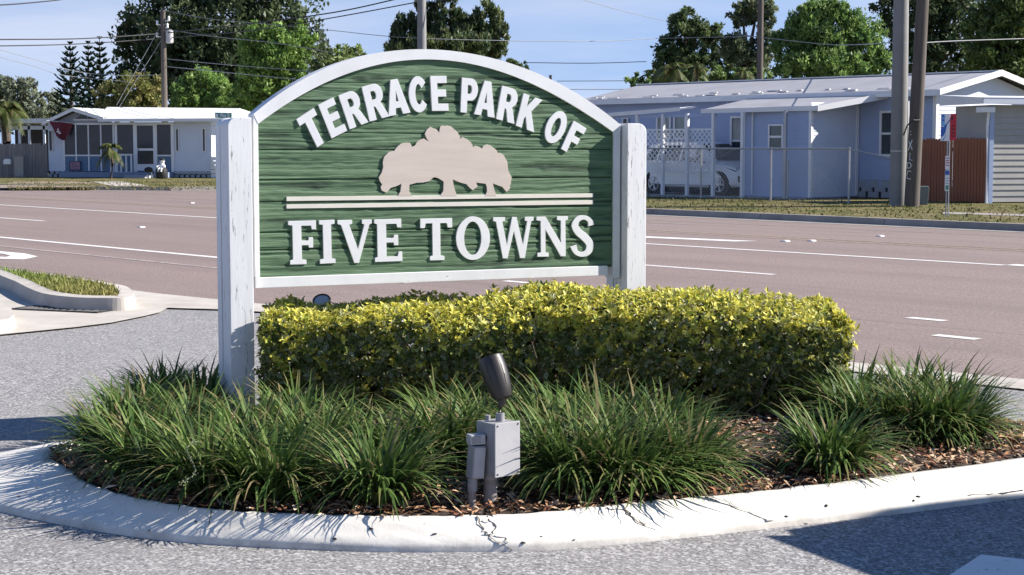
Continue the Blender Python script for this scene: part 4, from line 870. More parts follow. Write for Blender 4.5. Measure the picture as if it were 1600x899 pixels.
# ---------------------------------------------------------------- house across the side street
HL = P(75, 277, 80); HLR = math.radians(-11.5)
hl = thing('mobile_home', (HL.x, HL.y, VZ), HLR, 'white single-storey home with screened gable porch, blue panels and white roof', 'house')
LX = lambda c: (c - 83) * .00613
LZ = lambda c: (704 - c) * .00558
def bxp(name, m, x0, x1, y0, y1, z0, z1, par=hl, bevel=0):
    mb = MB(); mb.box(x0, x1, y0, y1, z0, z1); return mb.build(name, m, par, bevel=bevel)
bxp('core', M_SIDE, LX(92), LX(1438), .03, 6, .25, 2.62)
mb = MB(); siding(mb, LX(90), LX(225), .03, LZ(648), LZ(238)); mb.build('siding', M_SIDE, hl)
mb = MB(); siding(mb, LX(1138), LX(1440), .03, LZ(668), LZ(225)); siding(mb, .03, 6, LX(1438), LZ(668), LZ(225), 'x'); mb.build('siding', M_SIDE, hl)
for c0, c1, a, b in ((103, 126, 475, 306), (1157, 1174, 475, 292), (1374, 1391, 478, 292)): window(hl, LX(c0), LX(c1), LZ(a), LZ(b), .03, M_DARKG, None, .035)
# porch: header, posts, screens, panels
bxp('header', M_TRIM, LX(225), LX(640), -.03, .03, LZ(255), LZ(240)); bxp('header', M_TRIM, LX(640), LX(1135), -.03, .03, LZ(255), LZ(236))
bxp('sill', M_TRIM, LX(218), LX(640), -.05, .03, LZ(522), LZ(510)); bxp('sill', M_TRIM, LX(990), LX(1140), -.05, .03, LZ(522), LZ(510))
for c in (227, 327, 432, 536, 640): bxp('porch_post', M_TRIM, LX(c - 5), LX(c + 5), -.035, .028, LZ(650), LZ(255))
for c0, c1 in ((652, 672), (805, 833), (975, 1000), (1114, 1138)): bxp('porch_post', M_TRIM, LX(c0), LX(c1), -.035, .028, LZ(655), LZ(255))
for c0, c1 in ((232, 322), (332, 427), (437, 531), (541, 635), (672, 805), (1000, 1113)): bxp('screen', M_DARKG, LX(c0), LX(c1), -.01, .02, LZ(509 if c0 != 672 else 500), LZ(256))
def grooved(c0, c1, z0, z1):
    mb = MB(); x = LX(c0)
    while x < LX(c1) - .02: mb.box(x, min(x + .095, LX(c1)), -.012, .02, z0, z1); x += .105
    return mb
grooved(230, 635, LZ(648), LZ(523)).build('wall_panel', M_TEAL, hl); grooved(1003, 1136, LZ(660), LZ(523)).build('wall_panel', M_TEAL, hl); grooved(660, 812, LZ(650), LZ(505)).build('wall_panel', M_TEAL, hl)
dr = bxp('screen_door', M_TRIM, LX(833), LX(990), -.05, .02, LZ(642), LZ(250))
bxp('pane', M_DARKG, LX(838), LX(970), -.062, -.0505, LZ(455), LZ(263), dr); bxp('pane', M_DARKG, LX(840), LX(970), -.062, -.0505, LZ(588), LZ(475), dr); bxp('handle', M_BLACKP, LX(848), LX(853), -.09, -.051, LZ(470), LZ(460), dr)
mb = MB(); mb.box(LX(645), LX(832), -.62, -.5, LZ(516), LZ(503))
for k in range(5): mb.box(LX(652 + k * 42), LX(662 + k * 42), -.59, -.53, LZ(655), LZ(516))
mb.box(LX(645), LX(832), -.6, -.52, LZ(662), LZ(652)); mb.build('railing', M_TRIM, hl)
bxp('deck', mat('deck_blue', (.22, .28, .40), .7, .1, 2), LX(240), LX(1135), -.75, .02, .02, LZ(655)); bxp('step', M_BLOCK, LX(805), LX(1005), -1.1, -.76, 0, .14); bxp('step', M_BLOCK, LX(815), LX(995), -1.4, -1.105, 0, .07)
for c0, c1 in ((88, 238), (1140, 1438)):
    x = LX(c0); mb = MB()
    while x < LX(c1) - .1:
        for r in (0, 1): mb.box(x + .1 * r, x + .18 + .1 * r, -.02, .02, .02 + r * .15, .15 + r * .15)
        x += .27
    mb.build('skirting', M_BLOCK, hl)['kind'] = 'stuff'
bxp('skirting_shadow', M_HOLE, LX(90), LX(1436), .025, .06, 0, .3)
# gable over the porch, roofs
gx, gz = LX(345), LZ(112); lx, lz, rx, rz_ = LX(88), LZ(232), LX(602), LZ(196)
mb = MB(); mb.prism([(LX(150), LZ(236)), (LX(632), LZ(236)), (LX(560), LZ(195)), (gx, gz - .14)], -.02, .02); mb.build('gable_wall', mat('gable_blue', (.30, .34, .43), .6, .08, 2), hl)
for q in ([(325, 206), (420, 206), (420, 168), (380, 162)], [(432, 206), (528, 206), (528, 192), (432, 166)]):
    mb = MB(); mb.prism([(LX(x), LZ(y)) for x, y in q], -.035, -.021); mb.build('gable_window', M_DARKG, hl)
bxp('gable_sill', M_TRIM, LX(312), LX(532), -.06, -.022, LZ(218), LZ(207))
for (x0, z0), nm in (((lx, lz), 'rake'), ((rx, rz_), 'rake')):
    mb = MB(); mb.prism([(gx, gz), (x0, z0), (x0, z0 - .16), (gx, gz - .16)] if x0 < gx else [(gx, gz), (gx, gz - .16), (x0, z0 - .16), (x0, z0)], -.55, -.47); mb.build('rake_board', M_TRIM, hl)
mb = MB(); mb.poly([(gx, -.56, gz + .01), (lx, -.56, lz + .01), (lx, 3.2, lz + .01), (gx, 3.2, gz + .01)]); mb.poly([(gx, -.56, gz + .012), (rx, -.56, rz_ + .012), (rx, 3.2, rz_ + .012), (gx, 3.2, gz + .012)])
xr = LX(1590); e0, e1 = LZ(208), LZ(112) + .12
mb.poly([(rx - .3, -.5, e0), (xr, -.5, LZ(205)), (xr - .7, 3.2, e1 - .1), (gx, 3.2, e1)]); mb.poly([(gx, 3.2, e1), (xr - .7, 3.2, e1 - .1), (xr, 6.6, LZ(205)), (lx, 6.6, e0)])
mb.poly([(xr, -.5, LZ(205)), (xr, 6.6, LZ(205)), (xr - .7, 3.2, e1 - .1)]); mb.build('roof', M_ROOFW, hl)
mb = MB(); mb.box(rx - .3, xr, -.53, -.5, e0 - .13, e0 + .01); mb.box(xr, xr + .03, -.53, 6.6, LZ(225), LZ(203)); mb.build('fascia', M_TRIM, hl)
bxp('soffit', M_SIDE, rx - .28, xr - .02, -.49, .02, e0 - .12, e0 - .1)
bxp('side_room', M_SIDE, LX(1441), LX(1690), 1.2, 5, .2, 2.3)
mb = MB()
for k in range(5): mb.box(LX(1448 + (0 if k < 3 else 0)), LX(1700 if k < 3 else 1490), -.2, .9 - k * .16, .02 + k * .2, .19 + k * .2)
mb.build('side_steps', M_TRIM, hl)
def toworld(o, x, y, z=0): return Matrix.Rotation(o.rotation_euler.z, 4, 'Z') @ Vector((x, y, z)) + o.location
# flag on its short staff
p = toworld(hl, LX(330), -.06, LZ(244)); fl = thing('flag', p, HLR, 'dark red flag with a pale emblem hanging from a staff on the gabled porch', 'flag')
mb = MB(); tip = Vector((LX(150) - LX(330), -.75, LZ(220) - LZ(244))); mb.tube([(0, 0, 0), tip], .016, 8); mb.build('staff', M_TRIM, fl)
V = []; nx, nz = 13, 11
for j in range(nz):
    for i in range(nx):
        u, w = i / (nx - 1), j / (nz - 1); b0_ = tip * (.93 - .86 * u); b = b0_ + Vector((.05 * w * math.sin(5 * u), .06 * math.sin(9 * u + 3 * w), -w * (.60 + .32 * math.sin(u * 3.0 + .3) - .1 * u)))
        b.x += (.40 - .55 * u) * w * .9; V.append(tuple(b))
q = [(j * nx + i, j * nx + i + 1, (j + 1) * nx + i + 1, (j + 1) * nx + i) for j in range(nz - 1) for i in range(nx - 1)]
link('cloth', npmesh('cloth', V, q, None, True), mat('flag_red', (.17, .018, .03), .7, .15, 4), fl)
mb = MB(); cx = V[6 * nx + 4]
for dx, dz, w, h_ in ((-.10, .02, .16, .05), (0, -.05, .12, .05), (-.05, .09, .05, .10)): mb.box(cx[0] + dx, cx[0] + dx + w, cx[1] - .10, cx[1] - .095, cx[2] + dz, cx[2] + dz + h_)
mb.build('emblem', M_TRIM, fl)
p = toworld(hl, LX(322), -.06, 0); ys = thing('notice_board', (p.x, p.y, VZ + LZ(645)), HLR, 'small dark framed notice with pink lettering fixed to the blue porch panel', 'sign')
mb = MB(); mb.box(-.29, .29, -.05, -.0, 0, .45); mb.build('board', mat('notice_dark', (.05, .06, .12), .5), ys); mb = MB(); mb.box(-.24, .24, -.056, -.051, .06, .40); mb.build('face', mat('notice_pink', (.42, .22, .27), .5), ys)
mb = MB()
for k, (x0, x1) in enumerate(((-.2, .05), (-.2, .17), (-.16, .2), (-.2, .12))): mb.box(x0, x1, -.06, -.0565, .33 - k * .075, .36 - k * .075)
mb.build('lettering', mat('notice_ink', (.10, .06, .14), .5), ys)
p = toworld(hl, LX(1033), -.05, 0); orn = thing('wall_ornament', (p.x, p.y, VZ + LZ(622)), HLR, 'white looped ornament hanging beside the screen door', 'ornament')
mb = MB()
for x_, z_ in ((-.06, .20), (.07, .19), (0.0, .08)): mb.tube([(x_ + .055 * math.cos(t_), -.02, z_ + .06 * math.sin(t_)) for t_ in np.linspace(0, 6.28, 13)], .018, 6, False)
mb.build('loops', M_TRIM, orn)
p = toworld(hl, LX(1015), -1.25, 0); gr = thing('kettle_grill', (p.x, p.y, VZ), HLR, 'small black kettle grill on thin legs beside the porch steps', 'grill')
mb = MB(); mb.lathe([(.03, .26), (.15, .30), (.20, .38), (.20, .41), (.15, .49), (.03, .53)], None, 16); mb.build('bowl', M_BLACKP, gr, smooth=True)
for k in range(3):
    t_ = 2.1 * k + .4; mb = MB(); mb.tube([(.1 * math.cos(t_), .1 * math.sin(t_), .31), (.19 * math.cos(t_), .19 * math.sin(t_), 0)], .012, 6); mb.build('leg', M_GALVS, gr)
p = toworld(hl, LX(1172), -2.0, 0); bn = thing('garden_figure', (p.x, p.y, VZ), HLR, 'white figure with a dark cap sitting on a black barrel by the grill', 'garden figure')
mb = MB(); mb.lathe([(.22, 0), (.26, .1), (.27, .35), (.25, .46), (.22, .47)], None, 18); mb.build('barrel', M_BLACKP, bn, smooth=True)
mb = MB(); mb.lathe([(.06, .47), (.14, .5), (.15, .58), (.10, .68), (.07, .71), (.11, .76), (.12, .82), (.06, .88), (.01, .89)], Matrix.Translation((.05, -.02, 0)), 16); mb.tube([(-.05, -.1, .62), (-.14, -.2, .55), (-.1, -.26, .5)], .035, 8); mb.tube([(.14, -.08, .62), (.22, -.18, .52)], .035, 8); mb.tube([(0, -.1, .5), (-.04, -.27, .45), (-.04, -.29, .32)], .045, 8); mb.tube([(.1, -.1, .5), (.1, -.27, .45), (.1, -.29, .32)], .045, 8); mb.build('figure', M_TRIM, bn, smooth=True)
mb = MB(); mb.lathe([(.13, .82), (.125, .88), (.07, .93), (.01, .94)], Matrix.Translation((.05, .0, 0)), 14); mb.build('cap', M_BLACKP, bn, smooth=True)
# grey board fence with bin box and mailbox, and the building behind it
f0 = P(-60, 277, 80); f1 = P(74, 277, 80); fr = (f1 - f0); fl_ = fr.length; frz = math.atan2(fr.y, fr.x)
fn = thing('board_fence', (f0.x, f0.y, VZ), frz, 'weathered grey upright-board fence joining the white gabled house', 'fence')
k = 0; x = 0.0
while x < fl_ - .02:
    w = random.uniform(.135, .15); mb = MB(); hh = 1.62 + random.gauss(0, .025); mb.box(x, x + w - .012, -.02 + random.gauss(0, .006), .015, 0.02, hh); mb.build('board', M_FENCEG, fn); x += w; k += 1
mb = MB(); mb.box(0, fl_, .016, .06, .35, .44); mb.box(0, fl_, .016, .06, 1.2, 1.29); mb.build('rail', M_FENCEG, fn)
p = P(31, 279, 79.2); ub = thing('utility_cabinet', (p.x, p.y, VZ), frz, 'tall narrow grey cabinet standing against the weathered board fence', 'cabinet')
mb = MB(); mb.box(-.24, .24, -.12, .12, 0, 1.05); mb.build('body', M_FENCEG, ub, bevel=.01); mb = MB(); mb.box(-.2, .2, -.135, -.121, .06, .98); mb.build('door', mat('cabinet_grey', (.36, .34, .31), .7), ub)
p = P(13, 260, 79.4); bt = thing('mailbox', (p.x, p.y, VZ), frz, 'small white mailbox on the weathered board fence', 'mailbox')
z0 = p.z - VZ; mb = MB(); mb.prism([(-.17, z0 + .1), (.17, z0 + .1), (.17, z0 + .27), (.1, z0 + .35), (-.1, z0 + .35), (-.17, z0 + .27)], -.2, .05); mb.build('box', M_TRIM, bt); mb = MB(); mb.tube([(0, -.05, 0), (0, -.05, z0 + .1)], .03, 6); mb.build('stake', M_FENCEG, bt)
p = P(52, 272, 92); bd = thing('carport_building', (p.x, p.y, VZ), 0, 'flat white-roofed carport with dark interior behind the grey fence', 'building')
pz = lambda y: P(50, y, 92).z - VZ; X9 = lambda x: (x - 52) / F * 92
mb = MB(); mb.box(X9(10), X9(90), -1.4, 4, pz(193), pz(186)); mb.build('roof', M_ROOFW, bd); mb = MB(); mb.box(X9(10), X9(90), -1.0, -.8, pz(203), pz(197)); mb.build('beam', M_SIDE, bd)
mb = MB(); mb.box(X9(8), X9(88), 2, 2.2, 0, pz(194)); mb.build('wall', mat('carport_dark', (.06, .055, .06), .8), bd)
for x_ in (14, 40, 55, 78): mb = MB(); mb.box(X9(x_) - .06, X9(x_) + .06, -1, -.88, 0, pz(193)); mb.build('post', M_SIDE, bd)

# ---------------------------------------------------------------- long white-sided house over the road, blue shade in its wall colour
BW = 39.8; aR = W(1460, 300, BW)[0]; aL = W(922, 300, BW)[0]; LEN = aR - aL
hr = thing('mobile_home', AB(aR, BW, VZ), ROADROT, 'long white lap-sided home, blue shade in its wall colour, with low metal roof and lattice carport', 'house')
def HP(px, py, b=BW):
    a, z = W(px, py, b); return a - aR, z - VZ
EV = HP(1460, 145)[1]; RD = 3.78 - .15; HWID = 5.3
def rb(name, m, x0, x1, y0, y1, z0, z1, par=None, bevel=0):
    mb = MB(); mb.box(x0, x1, y0, y1, z0, z1); return mb.build(name, m, par or hr, bevel=bevel)
rb('core', M_SIDESHADE, -LEN + .01, -.02, .01, HWID, .3, EV)
mb = MB(); siding(mb, -LEN, 0, 0, .52, EV - .02); mb.build('siding', M_SIDESHADE, hr)
mb = MB(); siding(mb, 0, HWID, 0, .52, EV - .02, 'x'); mb.build('siding', M_SIDE, hr, loc=(.0, 0, 0))
mb = MB(); mb.prism([(0, EV - .02), (HWID, EV - .02), (HWID / 2, RD - .1)], -.02, .004, 'x'); mb.build('gable_wall', M_SIDE, hr)
rb('corner_trim', M_TRIM, -.09, .025, -.03, .08, .5, EV)
mb = MB(); ov = .42
mb.poly([(-LEN - .2, -ov, EV + .06), (.35, -ov, EV + .06), (.35, HWID / 2, RD), (-LEN - .2, HWID / 2, RD)]); mb.poly([(-LEN - .2, HWID / 2, RD), (.35, HWID / 2, RD), (.35, HWID + ov, EV + .06), (-LEN - .2, HWID + ov, EV + .06)]); mb.build('roof', M_ROOFG, hr)
rb('ridge_cap', M_ROOFW, -LEN - .2, .36, HWID / 2 - .13, HWID / 2 + .13, RD - .005, RD + .03)
mb = MB(); mb.box(-LEN - .2, .36, -ov - .03, -ov, EV - .10, EV + .075); mb.build('fascia', M_TRIM, hr)
mb = MB(); mb.prism([(-ov, EV - .08), (-ov, EV + .08), (HWID / 2, RD + .04), (HWID / 2, RD - .13)], .352, .40, 'x'); mb.build('rake_board', M_TRIM, hr)
mb = MB(); mb.prism([(HWID / 2, RD - .13), (HWID / 2, RD + .04), (HWID + ov, EV + .08), (HWID + ov, EV - .08)], .352, .40, 'x'); mb.build('rake_board', M_TRIM, hr)
rb('soffit', M_SIDE, -LEN, .33, -ov + .01, -.02, EV - .06, EV - .04)
mb = MB()                                                     # peeling edge of the roof coating
for k in range(26):
    x = -LEN + LEN * random.random(); y = random.uniform(-.3, .25); mb.box(x, x + random.uniform(.1, .5), y, y + random.uniform(.03, .1), EV + .075 + (y + ov) / (HWID / 2 + ov) * (RD - EV - .06), EV + .10 + (y + ov) / (HWID / 2 + ov) * (RD - EV - .06))
mb.build('roof_coating', M_ROOFW, hr)['kind'] = 'stuff'
# block skirting with pierced blocks
bl = MB(); bl.box(0, .37, 0, .05, 0, .165); bme = bl.mesh('block'); bme.materials.append(M_BLOCK)
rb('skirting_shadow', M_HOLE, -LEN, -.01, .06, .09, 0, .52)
for r in range(3):
    for k in range(12):
        x = -.42 - k * .46 - (.23 if r % 2 else 0)
        link('block', bme, None, hr, (x, .0, .01 + r * .17))
# windows in the long wall
def hwin(x0, x1, y0, y1, pane, split, b=BW, par=None, w=.07):
    u0, z1 = HP(x0, y0, b); u1, _ = HP(x1, y0, b); _, z0 = HP((x0 + x1) / 2, y1, b); return window(par or hr, u0, u1, z0, z1, b - BW - .016, pane, None if split is None else z0 + (z1 - z0) * split, w)
hwin(1380, 1396, 177, 241, [M_GLASS, M_GLASS], .5); hwin(1146, 1160, 185, 240, [M_GLASS, M_CURT], .36); hwin(1030, 1048, 183, 215, M_CURT, None); hwin(1057, 1072, 183, 215, M_CURT, None); hwin(976, 982, 186, 215, M_DARKG, None, w=.05)
ux, uz = HP(1545, 175, BW)
# gable-end window
mb = MB(); mb.box(.02, .05, 2.35, 3.3, 1.5, 2.5); ge = mb.build('window', M_TRIM, hr); mb = MB(); mb.box(.051, .06, 2.42, 3.23, 1.57, 2.43); mb.build('pane', M_GLASS, ge)
# store room built against the wall
b1 = 37.6; x0 = HP(1163, 300, b1)[0]; x1 = HP(1266, 300, b1)[0]; y1_ = b1 - BW; zt = 2.62
mb = MB(); siding(mb, x0, x1, y1_, .05, zt); mb.build('siding', M_SIDESHADE, hr)
mb = MB(); siding(mb, y1_, -.02, x1, .05, zt + .1, 'x'); mb.build('siding', M_SIDE, hr)
rb('core', M_SIDESHADE, x0 + .01, x1 - .01, y1_ + .012, -.02, .02, zt)
for xa in (x0, x1): rb('corner_trim', M_TRIM, xa - .06, xa + .03, y1_ - .035, y1_ + .06, .04, zt)
rb('corner_trim', M_TRIM, x1 + .0, x1 + .04, -.14, -.04, .04, zt + .15)
hwin(1205, 1224, 197, 231, M_GLASS, .5, b1, None, .05)
u0 = HP(1176, 300, b1)[0]; rb('downpipe', M_TRIM, u0 - .02, u0 + .02, y1_ - .06, y1_ - .02, .1, zt)
u0 = HP(1237, 300, b1)[0]; rb('standpipe', M_GALVS, u0 - .045, u0 + .045, y1_ - .35, y1_ - .28, 0, zt - .12); rb('standpipe', M_GALVS, u0 + .22, u0 + .26, y1_ - .5, y1_ - .46, 0, 1.1)
# sloping canopy over store room and carport
cx0 = HP(1094, 300, 37.2)[0]; cx1 = x1 + .25; yF = 37.2 - BW
mb = MB(); mb.poly([(cx0, yF, 2.56), (cx1, yF + .35, 2.60), (cx1 + .75, -.02, 3.0), (cx0, -.02, 3.0)]); mb.poly([(cx0, yF, 2.50), (cx0, -.02, 2.94), (cx1 + .75, -.02, 2.94), (cx1, yF + .35, 2.54)])
mb.build('canopy', M_ROOFG, hr)
mb = MB(); mb.poly([(cx0, yF - .01, 2.58), (cx1, yF + .34, 2.62), (cx1, yF + .34, 2.48), (cx0, yF - .01, 2.46)]); mb.poly([(cx1 + .01, yF + .35, 2.62), (cx1 + .77, -.02, 3.02), (cx1 + .77, -.02, 2.84), (cx1 + .01, yF + .35, 2.46)]); mb.build('canopy_edge', M_TRIM, hr)
lx0 = HP(945, 300, 37.2)[0]; lx1 = HP(1062, 300, 37.2)[0]
mb = MB(); mb.poly([(lx0, yF, 2.48), (lx1, yF, 2.62), (lx1, yF + .7, 2.70), (lx0, yF + .7, 2.56)]); mb.poly([(lx0, yF, 2.44), (lx0, yF + .7, 2.52), (lx1, yF + .7, 2.66), (lx1, yF, 2.58)]); mb.poly([(lx0, yF - .02, 2.52), (lx1, yF - .02, 2.66), (lx1, yF - .02, 2.54), (lx0, yF - .02, 2.40)]); mb.build('awning', M_TRIM, hr)
rb('beam', M_SIDESHADE, lx0, cx0 + .5, yF + .06, yF + .14, 2.36, 2.44)
yL = 37.25 - BW
for px in (957, 997, 1037, 1075, 1115.5, 1161): u = HP(px, 300, 37.3)[0]; rb('carport_post', M_TRIM, u - .045, u + .045, yL - .045, yL + .045, 0, 2.46)
# lattice screens between the posts
ua, ub = HP(1000, 300, 37.3)[0], HP(1114, 300, 37.3)[0]; _, zA = HP(1060, 266, 37.3); _, zB_ = HP(1060, 203, 37.3)
mb = MB(); yS = yL + .06; sp = .185; w = .027
def clipdiag(mb, sgn, yy):
    hgt = zB_ - zA; c = ua - hgt
    while c < ub + hgt:
        if sgn > 0: p, q = (c, zA), (c + hgt, zB_)
        else: p, q = (c + hgt, zA), (c, zB_)
        (xa, za), (xb, zb) = p, q
        if xa > xb: xa, za, xb, zb = xb, zb, xa, za
        if xb > ua and xa < ub:
            t0 = max(0, (ua - xa) / (xb - xa)); t1 = min(1, (ub - xa) / (xb - xa)); A = (xa + (xb - xa) * t0, za + (zb - za) * t0); B = (xa + (xb - xa) * t1, za + (zb - za) * t1)
            mb.poly([(A[0] - w, yy, A[1]), (A[0] + w, yy, A[1]), (B[0] + w, yy, B[1]), (B[0] - w, yy, B[1])])
        c += sp
clipdiag(mb, 1, yS); clipdiag(mb, -1, yS + .008); mb.box(ua, ub, yS - .012, yS + .02, zB_ - .02, zB_ + .03); mb.box(ua, ub, yS - .012, yS + .02, zA - .03, zA + .02); mb.build('lattice', M_TRIM, hr)['kind'] = 'stuff'
# chain-link fence along the front
bF = 35.4; a0, a1 = W(1000, 300, bF)[0], W(1325, 300, bF)[0]; cf = thing('chain_link_fence', AB(a0, bF, VZ), ROADROT, 'low galvanised chain-link fence in front of the lattice carport', 'fence')
FL = a1 - a0; zr = W(1200, 232.5, bF)[1] - VZ; mb = MB(); mb.tube([(0, 0, zr), (FL, 0, zr)], .024, 8); mb.build('top_rail', M_GALVS, cf, smooth=True)
for px in (1094, 1203, 1325): u = W(px, 300, bF)[0] - a0; mb = MB(); mb.tube([(u, .03, -.03), (u, .03, zr + .04)], .028, 8); mb.build('post', M_GALVS, cf, smooth=True)
mb = MB(); c = -zr
while c < FL:
    for s in (0, 1):
        xa, xb = (c, c + zr) if s == 0 else (c + zr, c)
        t0 = 0.0; A = Vector((xa, -.026 - .004 * s, .02)); B = Vector((xb, -.026 - .004 * s, zr - .02))
        if min(xa, xb) < 0 or max(xa, xb) > FL: continue
        mb.poly([A + Vector((-.005, 0, 0)), A + Vector((.005, 0, 0)), B + Vector((.005, 0, 0)), B + Vector((-.005, 0, 0))])
    c += .10
mb.build('mesh', M_GALVS, cf)['kind'] = 'stuff'
mb = MB(); e_ = W(1398, 249, bF + .4); mb.tube([(FL, 0, zr), (e_[0] - a0, .4, e_[1] - VZ)], .016, 6); mb.build('brace', M_GALVS, cf)
# white sport utility vehicle in the carport
def suv(name, loc, rz, paint, label):
    t = thing(name, loc, rz, label, 'car')
    S = [(-2.16, .50, .80, .90, .62, .66, .45), (-2.10, .36, .92, 1.12, .80, .82, .58), (-1.98, .30, .98, 1.40, .88, .88, .60), (-1.75, .27, 1.0, 1.55, .905, .905, .60), (-1.3, .25, 1.01, 1.615, .92, .915, .61), (-.5, .25, .99, 1.645, .92, .915, .63), (.15, .25, .97, 1.62, .92, .912, .62), (.42, .25, .965, 1.52, .92, .91, .62), (.8, .25, .96, 1.27, .92, .905, .66), (1.12, .25, .955, 1.05, .92, .90, .70), (1.3, .25, .94, 1.0, .92, .89, .66), (1.7, .26, .88, .94, .90, .86, .56), (1.98, .28, .80, .85, .85, .80, .46), (2.12, .34, .70, .74, .74, .70, .40), (2.18, .44, .60, .63, .6, .58, .3)]
    mb = MB(); R = []
    for x, zb, zl, zt_, wl, wb, wt in S:
        zm = (zb + zl) / 2; half = [(wl * .9, zb), (wl, zb + .08), (wl, zm), (wb, zl), (wb * .5 + wt * .5, (zl + zt_) / 2 + .01), (wt, zt_ - .03), (wt * .7, zt_)]
        R.append([(x, y, z) for y, z in half] + [(x, -y, z) for y, z in reversed(half)])
    for i in range(len(R) - 1):
        for k in range(len(R[0])):
            j = (k + 1) % len(R[0]); mb.poly([R[i][k], R[i + 1][k], R[i + 1][j], R[i][j]])
    mb.poly(R[0]); mb.poly(list(reversed(R[-1])))
    import bmesh as _b
    me = mb.mesh('body'); bm = _b.new(); bm.from_mesh(me); _b.ops.remove_doubles(bm, verts=bm.verts, dist=1e-4); bm.to_mesh(me); bm.free(); me.polygons.foreach_set('use_smooth', [True] * len(me.polygons)); me.set_sharp_from_angle(angle=math.radians(38))
    body = link('body', me, paint, t)
    def yat(x, f):
        xs = [s[0] for s in S]; wb = np.interp(x, xs, [s[5] for s in S]); wt = np.interp(x, xs, [s[6] for s in S]); return wb + (wt - wb) * f
    def zat(x, f):
        xs = [s[0] for s in S]; zl = np.interp(x, xs, [s[2] for s in S]); zt_ = np.interp(x, xs, [s[3] for s in S]); return zl + (zt_ - .03 - zl) * f
    for sg_ in (1, -1):
        for xa, xb, fa, fb in ((-1.8, -1.25, .62, .86), (-1.18, -.32, .86, .86), (-.24, .62, .86, .8)):
            q = [(xa, .08), (xb, .08), (xb - (.28 if xb > .3 else 0), fb), (xa + (.12 if xa < -1.5 else 0), fa)]
            if xb > .3: q = [(xa, .08), (.80, .10), (.30, fb), (xa, fa)]
            mb = MB(); mb.poly([(x, sg_ * (yat(x, f) + .014), zat(x, f)) for x, f in q]); mb.build('side_window', M_GLASS, t)
        mb = MB(); mb.poly([(1.95, sg_ * .60, .845), (1.62, sg_ * .80, .90), (1.60, sg_ * .872, .83), (1.93, sg_ * .852, .72), (2.08, sg_ * .70, .69)]); mb.v = [(x + .012, y * 1.012, z + .008) for x, y, z in mb.v]; mb.build('headlight', M_GLASS, t)
        mb = MB(); mb.lathe([(.045, 0), (.05, .02), (.03, .035)], Matrix.Translation((1.94, sg_ * .80, .79)) @ Matrix.Rotation(math.radians(70), 4, 'Y'), 10); mb.build('headlamp_bulb', M_CHROME, t)
        mb = MB(); mb.poly([(2.075, sg_ * .60, .60), (1.97, sg_ * .845, .60), (2.0, sg_ * .845, .42), (2.10, sg_ * .60, .42)]); mb.v = [(x + .06, y * 1.012, z) for x, y, z in mb.v]; mb.build('fog_lamp_recess', M_BLACKP, t)
        mb = MB(); mb.lathe([(.02, -.1), (.09, -.09), (.11, 0), (.08, .08), (.02, .09)], Matrix.Translation((.72, sg_ * 1.0, 1.03)) @ Matrix.Rotation(math.pi / 2, 4, 'X') @ Matrix.Diagonal((.7, .8, 1, 1)), 10); mb.build('wing_mirror', paint, t, smooth=True)
        for xw in (-1.33, 1.34):
            wh = thing('wheel', (xw, sg_ * .80, .34)); wh.parent = t
            Mw = Matrix.Rotation(math.pi / 2, 4, 'X')
            mb = MB(); mb.lathe([(.22, -.11), (.31, -.115), (.34, -.08), (.34, .08), (.31, .115), (.22, .11)], Mw, 28); mb.build('tyre', M_TYRE, wh, smooth=True)
            mb = MB(); mb.lathe([(.40, -.125), (.40, .122)], Mw, 28); o = mb.build('wheel_arch', M_BLACKP, wh); o.scale = (1, .93, 1)
            yo = -sg_ * .0; mb = MB()
            for k in range(5):
                t_ = 6.283 * k / 5
                for dl in (-.12, .12): mb.tube([(.05 * math.cos(t_), sg_ * .125, .05 * math.sin(t_)), (.215 * math.cos(t_ + dl), sg_ * .122, .215 * math.sin(t_ + dl))], [.022, .018], 5)
            mb.tube([(.21 * math.cos(a_), sg_ * .12, .21 * math.sin(a_)) for a_ in np.linspace(0, 6.283, 25)], .016, 5, False); mb.lathe([(.05, -.012), (.05, .012)], Matrix.Translation((0, sg_ * .125, 0)) @ Mw, 10); mb.build('rim', M_RIM, wh)
    mb = MB(); mb.poly([(.40, .60, 1.535), (.40, -.60, 1.535), (1.11, -.72, 1.06), (1.11, .72, 1.06)]); mb.v = [(x + .015, y, z + .02) for x, y, z in mb.v]; mb.build('windscreen', M_GLASS, t)
    mb = MB(); mb.poly([(-1.93, .58, 1.46), (-1.93, -.58, 1.46), (-2.09, -.62, 1.1), (-2.09, .62, 1.1)]); mb.v = [(x - .03, y, z + .01) for x, y, z in mb.v]; mb.build('rear_window', M_GLASS, t)
    mb = MB(); mb.box(2.06, 2.185, -.35, .35, .48, .62); mb.build('grille', M_BLACKP, t); mb = MB(); mb.box(-1.7, 1.72, -.80, .80, .20, .30); mb.build('underbody', M_BLACKP, t)
    return t
ac_, _ = W(1126, 300, 37.8); suv('parked_car', AB(ac_ - 1.34, 38.62, VZ), ROADROT, M_CARW, 'white sport utility vehicle parked behind the lattice screen')
# unseen vehicle beside the island, placed so its shadow lies on the asphalt
suv('parked_car', (5.22, 7.3, 0.0), math.radians(25.5), M_CARD, 'unseen dark vehicle placed beside the white-kerbed island to cast a shadow')
